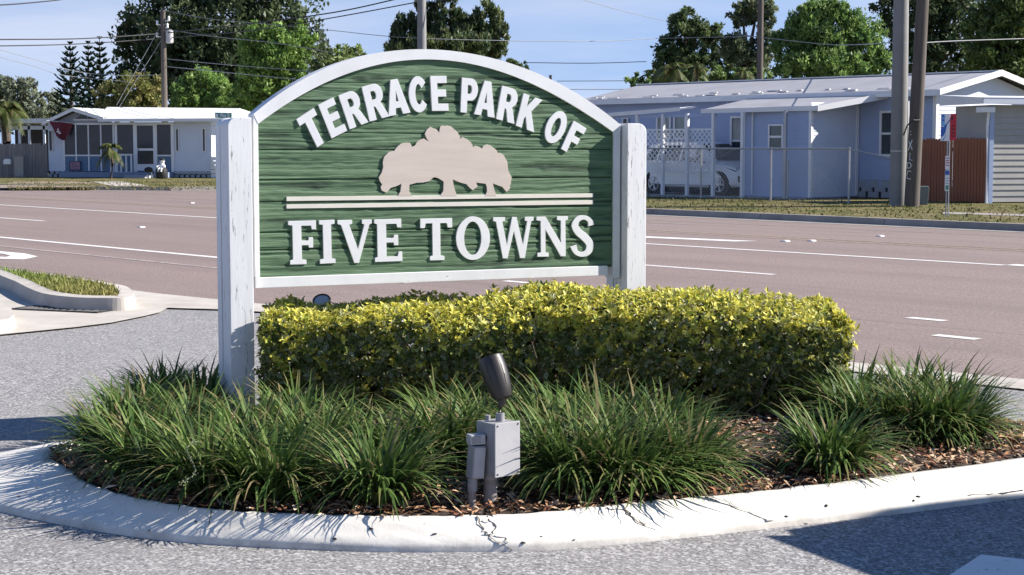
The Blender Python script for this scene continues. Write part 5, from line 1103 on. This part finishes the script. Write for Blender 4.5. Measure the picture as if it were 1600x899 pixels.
# red board fence
bR = 38.2; a0, a1 = W(1436, 300, bR)[0], W(1541, 300, bR)[0]; rf = thing('board_fence', AB(a0, bR, VZ), ROADROT, 'rust red upright-board fence with pointed tops behind the bus stop', 'fence')
zt = W(1490, 216, bR)[1] - VZ; n = 22; w = (a1 - a0) / n; me_ = []
for k in range(3):
    mb = MB(); mb.prism([(0, 0.02), (w - .012, 0.02), (w - .012, zt - .05), (w * .72, zt), (w * .2, zt), (0, zt - .05)], -.012, .012); m_ = mb.mesh('board'); m_.materials.append(M_FENCER); me_.append(m_)
for k in range(n): link('board', me_[k % 3], None, rf, (k * w, random.gauss(0, .005), random.gauss(0, .012)))
mb = MB(); mb.box(0, a1 - a0, .013, .05, .3, .39); mb.box(0, a1 - a0, .013, .05, zt - .35, zt - .26); mb.build('rail', M_FENCER, rf)
# beige shed
p = P(1546, 321, 43.5); sh = thing('shed', (p.x, p.y, VZ), math.radians(16), 'beige ribbed metal shed with white fascia beside the red fence', 'shed')
q4 = lambda y: P(1560, y, 43.5).z - VZ
mb = MB(); siding(mb, .06, 3.2, 0, .03, q4(164), 'y', .16, .02); mb.build('ribbed_wall', mat('shed_beige', (.40, .385, .36), .6, .08, 1.5), sh); mb = MB(); mb.box(0.02, 3.2, .01, 1.8, .02, q4(164)); mb.build('core', mat('shed_beige', (.40, .385, .36)), sh)
mb = MB(); mb.box(-.06, .06, -.04, .06, .0, q4(166)); mb.build('corner_post', M_SIDESHADE, sh); mb = MB(); mb.tube([(-.12, -.03, 0), (-.14, -.03, q4(200)), (-.10, -.03, q4(172))], .035, 8); mb.build('downpipe', M_TRIM, sh)
mb = MB(); mb.box(-.42, 3.4, -.28, -.24, q4(163), q4(153)); mb.build('fascia', M_SIDE, sh); mb = MB(); mb.poly([(-.42, -.29, q4(153)), (3.4, -.29, q4(153)), (3.4, 1.9, q4(146)), (-.42, 1.9, q4(146))]); mb.poly([(-.42, -.28, q4(153)), (-.42, 1.9, q4(146)), (-.42, 1.9, q4(163)), (-.42, -.28, q4(163))]); mb.build('roof', M_ROOFW, sh)
mb = MB(); mb.box(-.40, -.02, -.2, .1, q4(176), q4(168)); mb.build('gutter_box', M_TRIM, sh)

# ---------------------------------------------------------------- poles by the road
p = G(1403, 322, VZ); D = p.y; cp = thing('concrete_pole', p, 0, 'thick pale grey concrete utility pole beside the leaning timber pole', 'utility pole')
mb = MB(); xb = P(1408, 0, D).x - p.x; mb.tube([(0, 0, -.2), (xb * .5, 0, 2.8), (xb * 1.5, 0, 8.2)], [.215, .20, .165], 20); mb.build('shaft', M_POLEC, cp, smooth=True)
for z in (1.35, 2.75, 4.0): mb = MB(); r_ = .216 - .006 * z; mb.lathe([(r_, z), (r_, z + .03)], Matrix.Translation((xb * .5 * z / 2.8, 0, 0)), 20); mb.build('band', M_GALVS, cp)
mb = MB(); mb.tube([(.20, -.05, .05), (.20 + xb * .4, -.05, 1.9), (.19 + xb * .5, -.05, 2.6)], .042, 8); mb.build('guard', M_TRIM, cp, smooth=True)
p = G(1424, 323, VZ); D2 = p.y; tp = thing('timber_pole', p, 0, 'leaning dark timber utility pole with white sprayed letters', 'utility pole')
tb = P(1442, 0, D2).x - p.x; ht = P(1442, 0, D2).z; mb = MB(); mb.tube([(0, 0, -.2), (tb * .5, 0, ht * .5), (tb * 1.4, 0, ht * 1.4)], [.19, .17, .135], 16); mb.build('shaft', M_POLEW, tp, smooth=True)
def sprayed(segs):
    mb = MB()
    for pts in segs:
        q = []
        for px, py in pts:
            pz = P(px, py, D2); z = pz.z - VZ; cx = tb * z / ht; rr = .19 - .02 * z / 4; dx = np.clip(pz.x - p.x - cx, -rr * .93, rr * .93); q.append(Vector((cx + dx, -math.sqrt(max(rr * rr - dx * dx, 0)) - .004, z)))
        mb.tube(q, .011, 5)
    mb.build('sprayed_letter', M_TRIM, tp)
sprayed([[(1417, 221), (1423, 234)], [(1423, 219), (1416, 235)]]); sprayed([[(1420, 239), (1419.5, 250), (1423, 250.5)]]); sprayed([[(1418 + 3.2 * math.cos(t_), 258.5 + 4.5 * math.sin(t_)) for t_ in np.linspace(0, 6.28, 13)]]); sprayed([[(1421, 268), (1417.5, 267), (1415.5, 273), (1416, 279), (1420, 280)]])
sprayed([[(1421, 205), (1421, 206.5)]]); sprayed([[(1421.5, 210), (1421.5, 211.5)]])
mb = MB(); z = P(1420, 196, D2).z - VZ; mb.tube([(-.28, -.22, z - .25), (-.2, -.26, z), (-.05, -.26, z + .12), (.12, -.2, z + .12)], .02, 6); mb.build('cable_loop', M_WIRE, tp)
p = G(1434, 320, VZ); uc = thing('utility_cabinet', p, ROADROT * .25, 'low grey-green service box at the foot of the leaning timber pole', 'cabinet')
mb = MB(); mb.prism([(-.24, 0), (.24, 0), (.27, .42), (.25, .47), (-.25, .47), (-.27, .42)], -.2, .2); mb.build('body', mat('box_green', (.13, .16, .17), .6, .1, 4), uc, bevel=.015)
mb = MB(); mb.box(-.19, -.06, -.215, -.203, .16, .40); mb.build('notice', M_TRIM, uc)
# bus stop
p = G(1479.5, 339, VZ); D3 = p.y; bs = thing('bus_stop_sign', p, 0, 'bus stop post with blue white and red sign plates and small notices', 'sign')
zz = lambda y: P(1480, y, D3).z - VZ; xx = lambda x: P(x, 250, D3).x - p.x
for dx in (-.025, .025): mb = MB(); mb.tube([(dx, 0, -.1), (dx * .8, 0, zz(183))], .013, 8); mb.build('post', M_GALVS, bs)
def plate(name, q, y, m, par=bs, th=.006):
    mb = MB(); mb.prism([(xx(a), zz(b)) for a, b in q], y, y + th); return mb.build(name, m, par)
pa_ = plate('route_plate', [(1468.3, 178), (1482.3, 178), (1482.3, 220.5), (1468.3, 220.5)], -.03, M_TRIM)
M_BL = mat('sign_blue', (.02, .12, .45), .4, .05); M_LB = mat('sign_light_blue', (.18, .42, .72), .4, .05); M_RD = mat('sign_red', (.55, .012, .03), .4, .12, 9)
plate('swoosh', [(1468.6, 198.5), (1472, 198.8), (1474, 197), (1478, 192), (1482, 186.5), (1482, 189), (1478, 195), (1476.4, 201), (1475.6, 207), (1473, 212), (1468.6, 215.5)], -.036, M_BL, pa_, .004)
plate('bus_symbol', [(1468.8, 179), (1474.3, 179), (1474.3, 193), (1475, 196.5), (1468.8, 197.5)], -.036, M_LB, pa_, .004); plate('bus_window', [(1469.6, 180.5), (1473.6, 180.5), (1473.6, 183.5), (1469.6, 183.5)], -.041, M_BL, pa_, .004); plate('bus_window', [(1469.6, 187), (1473.6, 187), (1473.6, 189.2), (1469.6, 189.2)], -.041, M_BL, pa_, .004)
plate('stripe', [(1469, 219), (1472, 217.5), (1475, 213.5), (1476.5, 209.5), (1475.8, 214.5), (1473, 219.8)], -.036, M_LB, pa_, .004)
pr_ = plate('stop_plate', [(1482.8, 178), (1492.6, 178), (1492.6, 219), (1482.8, 219.5)], -.028, M_RD)
plate('emblem', [(1484, 183), (1487.5, 182), (1488, 186), (1485.5, 188.5), (1483.6, 187)], -.033, mat('sign_maroon', (.14, .01, .02), .5), pr_, .003)
for k, (ya, yb) in enumerate(((196, 198), (201, 203.5), (207, 209), (212, 214))): plate('lettering', [(1485, ya), (1490.5, ya), (1490.5, yb), (1485, yb)], -.033, mat('sign_maroon', (.14, .01, .02), .5), pr_, .003)
nA = plate('notice', [(1476.6, 244), (1483.6, 244), (1483.6, 265), (1476.6, 265)], -.03, M_TRIM)
for ya in (246.5, 250.5, 254, 258): plate('lettering', [(1477.6, ya), (1482.8, ya), (1482.8, ya + 1.5), (1477.6, ya + 1.5)], -.034, mat('notice_red', (.5, .12, .13), .5), nA, .003)
nB = plate('notice', [(1476.6, 266.5), (1483.4, 266.5), (1483.4, 298.5), (1476.6, 298.5)], -.03, M_TRIM); plate('band', [(1476.8, 267), (1483.2, 267), (1483.2, 273.5), (1476.8, 273.5)], -.034, M_BL, nB, .003)
for ya in (278, 282, 286): plate('lettering', [(1477.6, ya), (1482.6, ya), (1482.6, ya + 1.2), (1477.6, ya + 1.2)], -.034, mat('notice_grey', (.35, .37, .4), .5), nB, .003)
plate('emblem', [(1478, 290), (1482.5, 290), (1482.5, 296.5), (1478, 296.5)], -.034, mat('notice_green', (.12, .3, .2), .5), nB, .003)
# street name sign seen past the near post
p = P(350, 300, 60); D4 = 60; ss = thing('street_name_sign', (p.x, p.y, VZ), 0, 'green street name plate on a post beyond the peeling sign post', 'sign')
zs_ = lambda y: P(350, y, D4).z - VZ; xs_ = lambda x: P(x, 182, D4).x - p.x
mb = MB(); mb.tube([(0, 0, 0), (0, 0, zs_(185))], .03, 8); mb.build('post', M_GALVS, ss)
mb = MB(); mb.prism([(xs_(336.2), zs_(184.2)), (xs_(362.2), zs_(186)), (xs_(362.2), zs_(176.8)), (xs_(336.2), zs_(176.2))], -.02, .02); pl = mb.build('plate', mat('street_green', (.05, .28, .22), .45, .08), ss)
def textpart(body, size, loc, m, par, squash=1.0, bold=.0):
    cu = bpy.data.curves.new('lettering', 'FONT'); cu.body = body; cu.size = size; cu.extrude = .004; cu.offset = bold; ob = bpy.data.objects.new('t', cu); COL.objects.link(ob); me = bpy.data.meshes.new_from_object(ob.evaluated_get(bpy.context.evaluated_depsgraph_get())); bpy.data.objects.remove(ob)
    me.transform(Matrix.Rotation(math.pi / 2, 4, 'X') @ Matrix.Diagonal((squash, 1, 1, 1))); me.materials.clear(); return link('lettering', me, m, par, loc)
textpart('Pine St', .20, (xs_(344.3), -.026, zs_(183.6)), M_TRIM, pl, .62, .004)
mb = MB(); mb.box(xs_(337.6), xs_(341), -.026, -.021, zs_(182.8), zs_(178.6)); mb.build('block_mark', M_TRIM, pl)

# ================================================================== trees
def foliage(blobs, n, leaf, cols, seed, up=0.3, clump=.30, slim=.42, sky=.0):
    """leaf-sized faces gathered in uneven clumps through the crown: blobs (x,y,z,rx,ry,rz)"""
    n = int(n * 1.5); leaf = leaf * .8; lift = 2.2; r = np.random.default_rng(seed); B = np.array(blobs); vol = (B[:, 3] * B[:, 4] * B[:, 5]) ** .75; vol /= vol.sum(); V, T = [], []
    for b, w in zip(B, vol):
        nb = int(n * w); per = 42; nc = max(4, nb // per); d = r.normal(size=(nc, 3)); d /= np.linalg.norm(d, axis=1)[:, None]; rad = r.uniform(.12, 1, nc) ** .42
        lump = 1 + .16 * np.sin(d[:, 0] * 5 + seed) * np.sin(d[:, 2] * 6 + 1.3 * seed) + r.normal(0, .07, nc)
        cc = b[:3] + d * rad[:, None] * lump[:, None] * b[3:6]; cr = clump * np.min(b[3:6]) * r.uniform(.5, 1.25, nc); tone = r.uniform(.62, 1.25, nc); hue = r.uniform(0, 1, nc)
        k = np.repeat(np.arange(nc), per); e = r.normal(size=(len(k), 3)); e /= np.linalg.norm(e, axis=1)[:, None]; pos = cc[k] + e * (r.uniform(.15, 1, len(k)) ** .6 * cr[k])[:, None]
        a = e * .6 + r.normal(size=(len(k), 3)) * .7 + np.array([0, 0, up]); a /= np.linalg.norm(a, axis=1)[:, None]
        s = np.cross(a, r.normal(size=(len(k), 3))); s /= np.linalg.norm(s, axis=1)[:, None]; L = leaf * r.uniform(.6, 1.35, len(k))[:, None]; nn = np.cross(a, s)
        V.append(np.stack([pos - a * L * .5, pos + s * L * slim * .5 + nn * L * .08, pos + a * L * .5, pos - s * L * slim * .5 + nn * L * .08], 1).reshape(-1, 3))
        c = np.array(cols[0])[None] * (1 - hue[k])[:, None] + np.array(cols[1])[None] * hue[k][:, None]; c = c * (tone[k] * r.uniform(.75, 1.25, len(k)))[:, None]; T.append(np.repeat(c * lift, 4, 0))
    V = np.vstack(V); T = np.vstack(T); return V, np.arange(len(V)).reshape(-1, 4), T
def tree(name, label, px, D, blobs, leaf, n, cols, seed, tr=.2, group=None, base=None, dz=1.0, up=.3, clump=.30, slim=.42, cat='tree', bark=M_BARK):
    z0 = VZ; x0 = P(px, 229, D).x; t = thing(name, (x0, D, z0), 0, label, cat, group); bl = []
    for i, (cx, cy, rx, ry) in enumerate(blobs):
        c = P(cx, cy, D); r1, r2 = rx * D / F, ry * D / F; bl.append((c.x - x0, random.Random(seed + i).uniform(-.35, .35) * r1 * dz, c.z - z0, r1, r1 * .85, r2))
    mb = MB(); zc = min(b[2] for b in bl); top = max(b[2] for b in bl); tp_ = Vector((bl[0][0] * .4, 0, max(zc, .6)))
    mb.tube([(0, 0, -.2), (tp_.x * .5, 0, tp_.z * .5), tp_], [tr * 1.25, tr, tr * .8], 10, False)
    for b in bl: mb.tube([tp_, Vector((tp_.x * .5 + b[0] * .5, b[1] * .6, (tp_.z + b[2]) / 2)), Vector(b[:3]) + Vector((0, 0, b[5] * .4))], [tr * .6, tr * .4, tr * .12], 7, False)
    mb.build('trunk', bark, t, smooth=True)
    v, q, T = foliage(bl, n, leaf, cols, seed, up, clump, slim); o = link('crown', npmesh('crown', v, q, T), M_LEAF, t); return t
DK = ((.027, .041, .019), (.056, .074, .033)); MG = ((.055, .10, .022), (.12, .18, .045)); BG = ((.068, .120, .030), (.135, .19, .055)); OL = ((.06, .075, .03), (.12, .125, .055)); GY = ((.075, .088, .06), (.14, .15, .10)); OK_ = ((.03, .05, .02), (.075, .10, .04))  # GY has distance haze put into the leaf colour
tree('evergreen_tree', 'huge dense dark evergreen rising behind the white gabled house', 345, 104, [(340, 40, 110, 70), (250, 55, 62, 60), (440, 45, 66, 62), (345, 110, 120, 60), (230, 100, 55, 52), (300, -25, 80, 50), (400, -25, 80, 45), (470, 90, 40, 70), (330, 150, 120, 40), (205, 60, 28, 40)], .42, 30000, DK, 1, .5, up=.5, slim=.5)
tree('leafy_tree', 'bright green leafy tree in front of the dark evergreen beside the timber pole', 320, 92, [(320, 135, 34, 28), (290, 150, 26, 24), (352, 155, 28, 24), (325, 165, 48, 20), (300, 122, 16, 14)], .30, 9000, BG, 2, .16)
tree('leafy_tree', 'brownish green bushy tree below the guy wires behind the white roof', 205, 94, [(210, 140, 40, 24), (175, 150, 26, 22), (240, 145, 22, 26), (205, 165, 52, 18)], .28, 7000, ((.09, .11, .03), (.17, .15, .06)), 3, .14)
tree('leafy_tree', 'mid green tall tree overlapping the arch end of the sign and dark evergreen', 425, 88, [(430, 90, 44, 40), (400, 70, 30, 34), (465, 70, 26, 30), (410, 125, 40, 36), (385, 150, 26, 28), (450, 130, 30, 36)], .32, 15000, MG, 4, .22)
tree('leafy_tree', 'pale green tree showing low over the shoulder of the sign arch', 530, 112, [(530, 92, 30, 20), (555, 85, 18, 16), (505, 100, 20, 26), (540, 110, 44, 22)], .34, 6000, ((.09, .13, .04), (.17, .20, .08)), 5, .2)
tree('cedar_tree', 'dark cedar with pointed flame-shaped boughs behind the sign arch and grey pole', 700, 118, [(635, 50, 26, 26), (660, 32, 20, 34), (695, 22, 22, 44), (725, 48, 26, 32), (760, 35, 22, 38), (780, 60, 18, 34), (700, 75, 90, 26), (610, 72, 8, 14)], .62, 14000, ((.030, .048, .022), (.075, .088, .038)), 6, .35, up=1.5, clump=.34, slim=.28)
tree('evergreen_tree', 'low dark bush top just showing beyond the sign arch', 812, 118, [(806, 100, 14, 12), (824, 102, 5, 7), (800, 110, 22, 12)], .35, 1600, OK_, 7, .15)
tree('oak_tree', 'open branched oak with gaps of sky behind the metal roof', 1085, 82, [(1065, 35, 26, 22), (1090, 55, 30, 24), (1050, 75, 26, 26), (1120, 60, 20, 20), (1040, 100, 24, 20), (1085, 100, 36, 24), (1135, 95, 20, 28)], .26, 9500, OK_, 8, .22, clump=.34)
tree('leafy_tree', 'open dark tree with bright sky gaps around the thin timber pole', 1170, 80, [(1160, 25, 22, 20), (1185, 15, 26, 22), (1150, 75, 26, 24), (1175, 95, 30, 30), (1200, 60, 20, 30)], .27, 7500, ((.04, .055, .03), (.10, .115, .06)), 9, .2, clump=.34)
tree('leafy_tree', 'broad sunlit dense green tree behind the lap-sided house roof', 1290, 72, [(1290, 50, 62, 48), (1240, 75, 38, 44), (1345, 70, 42, 44), (1290, 105, 85, 32), (1280, 20, 42, 22), (1375, 100, 22, 30)], .26, 20000, ((.045, .085, .025), (.11, .16, .045)), 10, .28, up=.8)
tree('evergreen_tree', 'deep dark tree mass between the concrete pole and the sunlit tree beyond the gable', 1455, 84, [(1440, 40, 60, 56), (1495, 25, 54, 50), (1415, 95, 46, 40), (1485, 95, 66, 38), (1398, 20, 34, 40), (1450, -10, 60, 36)], .30, 14000, DK, 11, .3)
tree('evergreen_tree', 'dark green tree with yellowish upper boughs behind the beige shed', 1575, 76, [(1580, 30, 56, 48), (1620, 80, 50, 48), (1560, 90, 50, 44), (1540, 45, 38, 42), (1590, 0, 50, 36)], .28, 14000, ((.03, .05, .018), (.085, .11, .03)), 12, .3)
tree('leafy_tree', 'low green thicket crowding behind the ridge of the lap-sided house', 1150, 70, [(1000, 132, 26, 14), (1060, 128, 40, 16), (1130, 125, 36, 18), (1180, 125, 30, 18)], .24, 6000, ((.05, .085, .025), (.11, .15, .05)), 13, .15)
tree('leafy_tree', 'haze-tinted grey green wood edge beyond the carport behind the grey fence', 40, 150, [(30, 155, 42, 36), (72, 165, 30, 30), (8, 145, 26, 28), (-30, 155, 40, 44), (60, 190, 60, 28), (100, 180, 26, 26)], .55, 8000, GY, 14, .3)
# Norfolk pines: whorls of branches like tiers
def tier_pine(px, D, top, bot, half, seed, label):
    r = np.random.default_rng(seed); x0 = P(px, 229, D).x; t = thing('tiered_pine', (x0, D, VZ), 0, label, 'tree', 'tiered pines'); zt = P(px, top, D).z - VZ; zb = P(px, bot, D).z - VZ; hw = half * D / F
    mb = MB(); mb.tube([(0, 0, 0), (0, 0, zt * .6), (0, 0, zt)], [.2, .12, .02], 8); mb.build('trunk', M_BARK, t, smooth=True)
    V, T = [], []; nt_ = 15
    for i in range(nt_):
        f = i / (nt_ - 1); z = zb + (zt - zb) * f; Lb = hw * (1 - f) ** .75 * r.uniform(.85, 1.1) + .12; ph = r.uniform(0, 6.28)
        for k in range(7):
            a = ph + 6.283 * k / 7 + r.normal(0, .08); d = np.array([math.cos(a), math.sin(a), 0]); sd = np.array([-d[1], d[0], 0]); m = int(26 + 46 * (1 - f)); s = r.uniform(.08, 1, m) ** .8
            droop = -.10 * np.sin(s * 2.6) * Lb + .42 * s ** 2.2 * Lb * (.5 + f); pos = d[None] * (s * Lb)[:, None] + np.array([0, 0, 1])[None] * (z + droop)[:, None] + sd[None] * (r.normal(0, .07, m) * Lb)[:, None]
            ax_ = d[None] * .55 + sd[None] * r.normal(0, .55, m)[:, None] + np.array([0, 0, 1])[None] * (.55 + r.normal(0, .2, m))[:, None]; ax_ /= np.linalg.norm(ax_, axis=1)[:, None]; L = .34 * (.6 + .6 * (1 - f)) * r.uniform(.7, 1.2, m)[:, None]; w = np.cross(ax_, r.normal(size=(m, 3))); w /= np.linalg.norm(w, axis=1)[:, None]
            V.append(np.stack([pos - ax_ * L * .4, pos + w * .055, pos + ax_ * L * .6, pos - w * .055], 1).reshape(-1, 3)); T.append(np.repeat(np.array([[.026, .05, .032]]) * r.uniform(.6, 1.5, (m, 1)), 4, 0))
    V = np.vstack(V); link('crown', npmesh('crown', V, np.arange(len(V)).reshape(-1, 4), np.vstack(T)), M_LEAF, t)
tier_pine(113, 112, 68, 205, 36, 1, 'broad tiered pine, widest of three beyond the white gable'); tier_pine(141, 120, 67, 195, 26, 2, 'slim tiered pine standing between two other tiered pines'); tier_pine(159, 116, 60, 195, 28, 3, 'tallest tiered pine beside the dark evergreen')
def palm(px, D, crown_y, rad, seed, label, n=16, tr=.14):
    r = random.Random(seed); x0 = P(px, 229, D).x; t = thing('palm_tree', (x0, D, VZ), 0, label, 'palm'); zc = P(px, crown_y, D).z - VZ; R = rad * D / F
    mb = MB(); mb.tube([(0, 0, -.1), (.1, 0, zc * .5), (0, 0, zc)], [tr * 1.3, tr, tr * .9], 9); mb.build('trunk', M_BARK, t, smooth=True)
    for k in range(n):
        a = 6.283 * k / n + r.uniform(-.2, .2); el = r.uniform(-.5, 1.15); d = Vector((math.cos(a), math.sin(a), 0)); V, T = [], []; c = []
        for i in range(12):
            s = i / 11; c.append(Vector((0, 0, zc)) + d * (R * s * math.cos(el) * (1 - .1 * s)) + Vector((0, 0, R * (math.sin(el) * s - .75 * s * s))))
        sd = Vector((-d.y, d.x, 0)); tone = r.uniform(.6, 1.3)
        for i in range(1, 11):
            tg = (c[i + 1] - c[i]).normalized(); L = R * .38 * math.sin(math.pi * (.12 + .8 * i / 11))
            for sg_ in (-1, 1):
                for q_ in (0, .5):
                    o = c[i].lerp(c[i + 1], q_); e = o + (sd * sg_ * .8 + tg * .7 + Vector((0, 0, -.45))).normalized() * L * r.uniform(.8, 1.1); w = tg * .035 * R / 1.2
                    V += [tuple(o - w), tuple(o + w), tuple(e), tuple(o.lerp(e, .5) - w * .6)]; T += [tuple(x * tone for x in ((.085, .12, .03) if r.random() < .8 else (.2, .17, .08)))] * 4
        link('frond', npmesh('frond', np.array(V), np.arange(len(V)).reshape(-1, 4), np.array(T)), M_LEAF, t)
palm(8, 86, 168, 46, 1, 'shaggy fan palm rising over the grey board fence', 26, .22); palm(1050, 68, 108, 42, 2, 'feathery palm leaning over the metal roof near the roof end', 18); palm(1085, 69, 105, 34, 3, 'feathery palm by the far timber pole with a transformer', 16); palm(1160, 67, 112, 26, 4, 'small pale green palm beside the thin timber pole', 14); palm(1020, 70, 118, 34, 5, 'outermost feathery palm above the end of the metal roof', 16)
p = toworld(hl, LX(628), -2.4, 0); yp_ = p; D = p.y
t = palm(172, p.y, 232, 30, 6, 'young narrow palm growing in front of the white house porch', 24, .06)
# ---------------------------------------------------------------- far utility poles and lamp post
def upole(px, D, ytop, ybase, r, label, m=M_POLEW, group=None, name='timber_pole', cat='utility pole'):
    b = P(px, ybase, D); t = thing(name, (b.x, D, VZ), 0, label, cat, group); zt = P(px, ytop, D).z - VZ; mb = MB(); mb.tube([(0, 0, -.2), (0, 0, zt)], [r * 1.2, r * .85], 12); mb.build('shaft', m, t, smooth=True); return t, zt
pl1, z1 = upole(259, 84, 16, 276, .15, 'timber utility pole with transformer behind the white roofed house')
mb = MB(); mb.lathe([(.12, 0), (.19, .03), (.19, .62), (.12, .68)], Matrix.Translation((.32, -.05, z1 - 1.65)), 14); mb.build('transformer', mat('transformer_grey', (.5, .5, .51), .5), pl1, smooth=True)
for dx, dz in ((-.28, -.75), (.22, -.9), (-.3, -1.35), (.3, -.55)): mb = MB(); mb.lathe([(.04, 0), (.07, .05), (.05, .12), (.07, .18), (.03, .25)], Matrix.Translation((dx, -.05, z1 + dz)), 8); mb.tube([(0, -.05, z1 + dz + .02), (dx, -.05, z1 + dz + .02)], .025, 6); mb.build('insulator', M_TRIM, pl1, smooth=True)
lp_, z2 = upole(660, 70, -40, 262, .20, 'tall smooth pale grey steel pole rising behind the sign arch', M_POLEC, name='steel_pole')
pl2, z3 = upole(1185, 66, -30, 290, .13, 'thin bare timber pole behind the metal roof ridge')
pl3, z4 = upole(1112, 88, 50, 280, .12, 'short distant timber pole with transformer among the palms'); mb = MB(); mb.lathe([(.1, 0), (.17, .03), (.17, .6), (.1, .65)], Matrix.Translation((.22, -.15, z4 - 1.35)), 12); mb.build('transformer', mat('transformer_grey', (.5, .5, .51)), pl3, smooth=True)
# ---------------------------------------------------------------- overhead cables
def cable(pts, r, label, m=M_WIRE, group='overhead cables'):
    w = [P(x, y, D) for x, y, D in pts]; c = catmull(w, 8) if len(w) > 2 else w; mb = MB(); o = w[0]; mb.tube([q - o for q in c], r, 5, False); t = mb.build('overhead_cable', m); t.location = o; tag(t, label, 'cable', group); return t
cable([(-120, 63, 60), (0, 62, 66), (130, 60.5, 76), (250, 53, 84), (259, 52, 84), (400, 36, 76), (520, 20, 72), (610, 1, 70), (640, -8, 70)], .028, 'thick black cable passing the transformer pole below its top and rising towards the steel pole')
cable([(-120, 73, 60), (0, 72, 66), (120, 69, 76), (258, 60, 84), (400, 47, 76), (520, 28, 72), (655, 3, 70)], .024, 'second black cable just under the thick one, passing the transformer pole')
cable([(-60, 6, 60), (0, 8, 62), (80, 1.5, 70), (110, -3, 74)], .026, 'dark cable crossing the open sky far above the tiered pines')
cable([(259, 17, 84), (330, 30, 80), (420, 38, 76), (520, 48, 74), (655, 60, 70), (900, 65, 74), (1040, 60, 80), (1185, 57, 66)], .014, 'thin cable running from the pole top past the steel pole towards the thin timber pole', M_WIREG)
cable([(259, 46, 84), (340, 58, 80), (420, 66, 76), (520, 82, 70)], .016, 'pale cable sloping from the transformer down before the dark evergreen', M_WIREG); cable([(259, 92, 84), (340, 100, 80), (440, 108, 76), (560, 118, 72)], .016, 'pale cable crossing the mid height of the transformer pole', M_WIREG)
cable([(259, 104, 84), (340, 112, 80), (440, 122, 76), (560, 135, 72)], .018, 'lowest pale cable crossing the transformer pole over the bright green tree', M_WIREG)
cable([(0, 78, 70), (60, 95, 78), (120, 112, 84), (180, 118, 84), (255, 117, 84)], .014, 'sagging pale service cable dropping from open sky to the pole', M_WIREG); cable([(0, 90, 70), (50, 103, 76), (100, 118, 84), (200, 128, 84)], .014, 'lower sagging service cable dropping behind the tiered pines', M_WIREG)
for i, (x0_, y0_, x1_, y1_, lab) in enumerate(((257, 30, 182, 165, 'steep guy wire from pole top down to the white roof'), (258, 54, 186, 168, 'steep guy wire from transformer level down to the white roof'))): cable([(x0_, y0_, 84), (x1_, y1_, 83)], .014, lab, M_WIREG)
cable([(820, 98, 90), (920, 99, 90), (1010, 96.5, 90)], .020, 'straight cable over the open sky next to the sign arch'); cable([(870, 127, 95), (980, 126.5, 95), (1060, 125, 95)], .018, 'straight cable low in the sky just above the metal roof end'); cable([(890, 140, 95), (985, 139.5, 95), (1060, 136, 95)], .018, 'lowest straight cable in the sky above the metal roof end', M_WIREG)
cable([(905, -2, 70), (975, 18, 74), (1040, 33, 80)], .014, 'fine cable slanting down across the sky into the open oak', M_WIREG); cable([(1112, 62, 88), (1150, 55, 80), (1185, 58, 66), (1300, 70, 60), (1405, 66, 45)], .014, 'fine cable linking the distant pole to the concrete pole', M_WIREG); cable([(1445, 67, 43), (1500, 64, 45), (1620, 60, 50)], .012, 'pale cable leaving the leaning timber pole before the dark tree', M_WIREG)
cable([(680, 1, 70), (800, -4, 70)], .02, 'short cable end meeting the top of the pale steel pole')
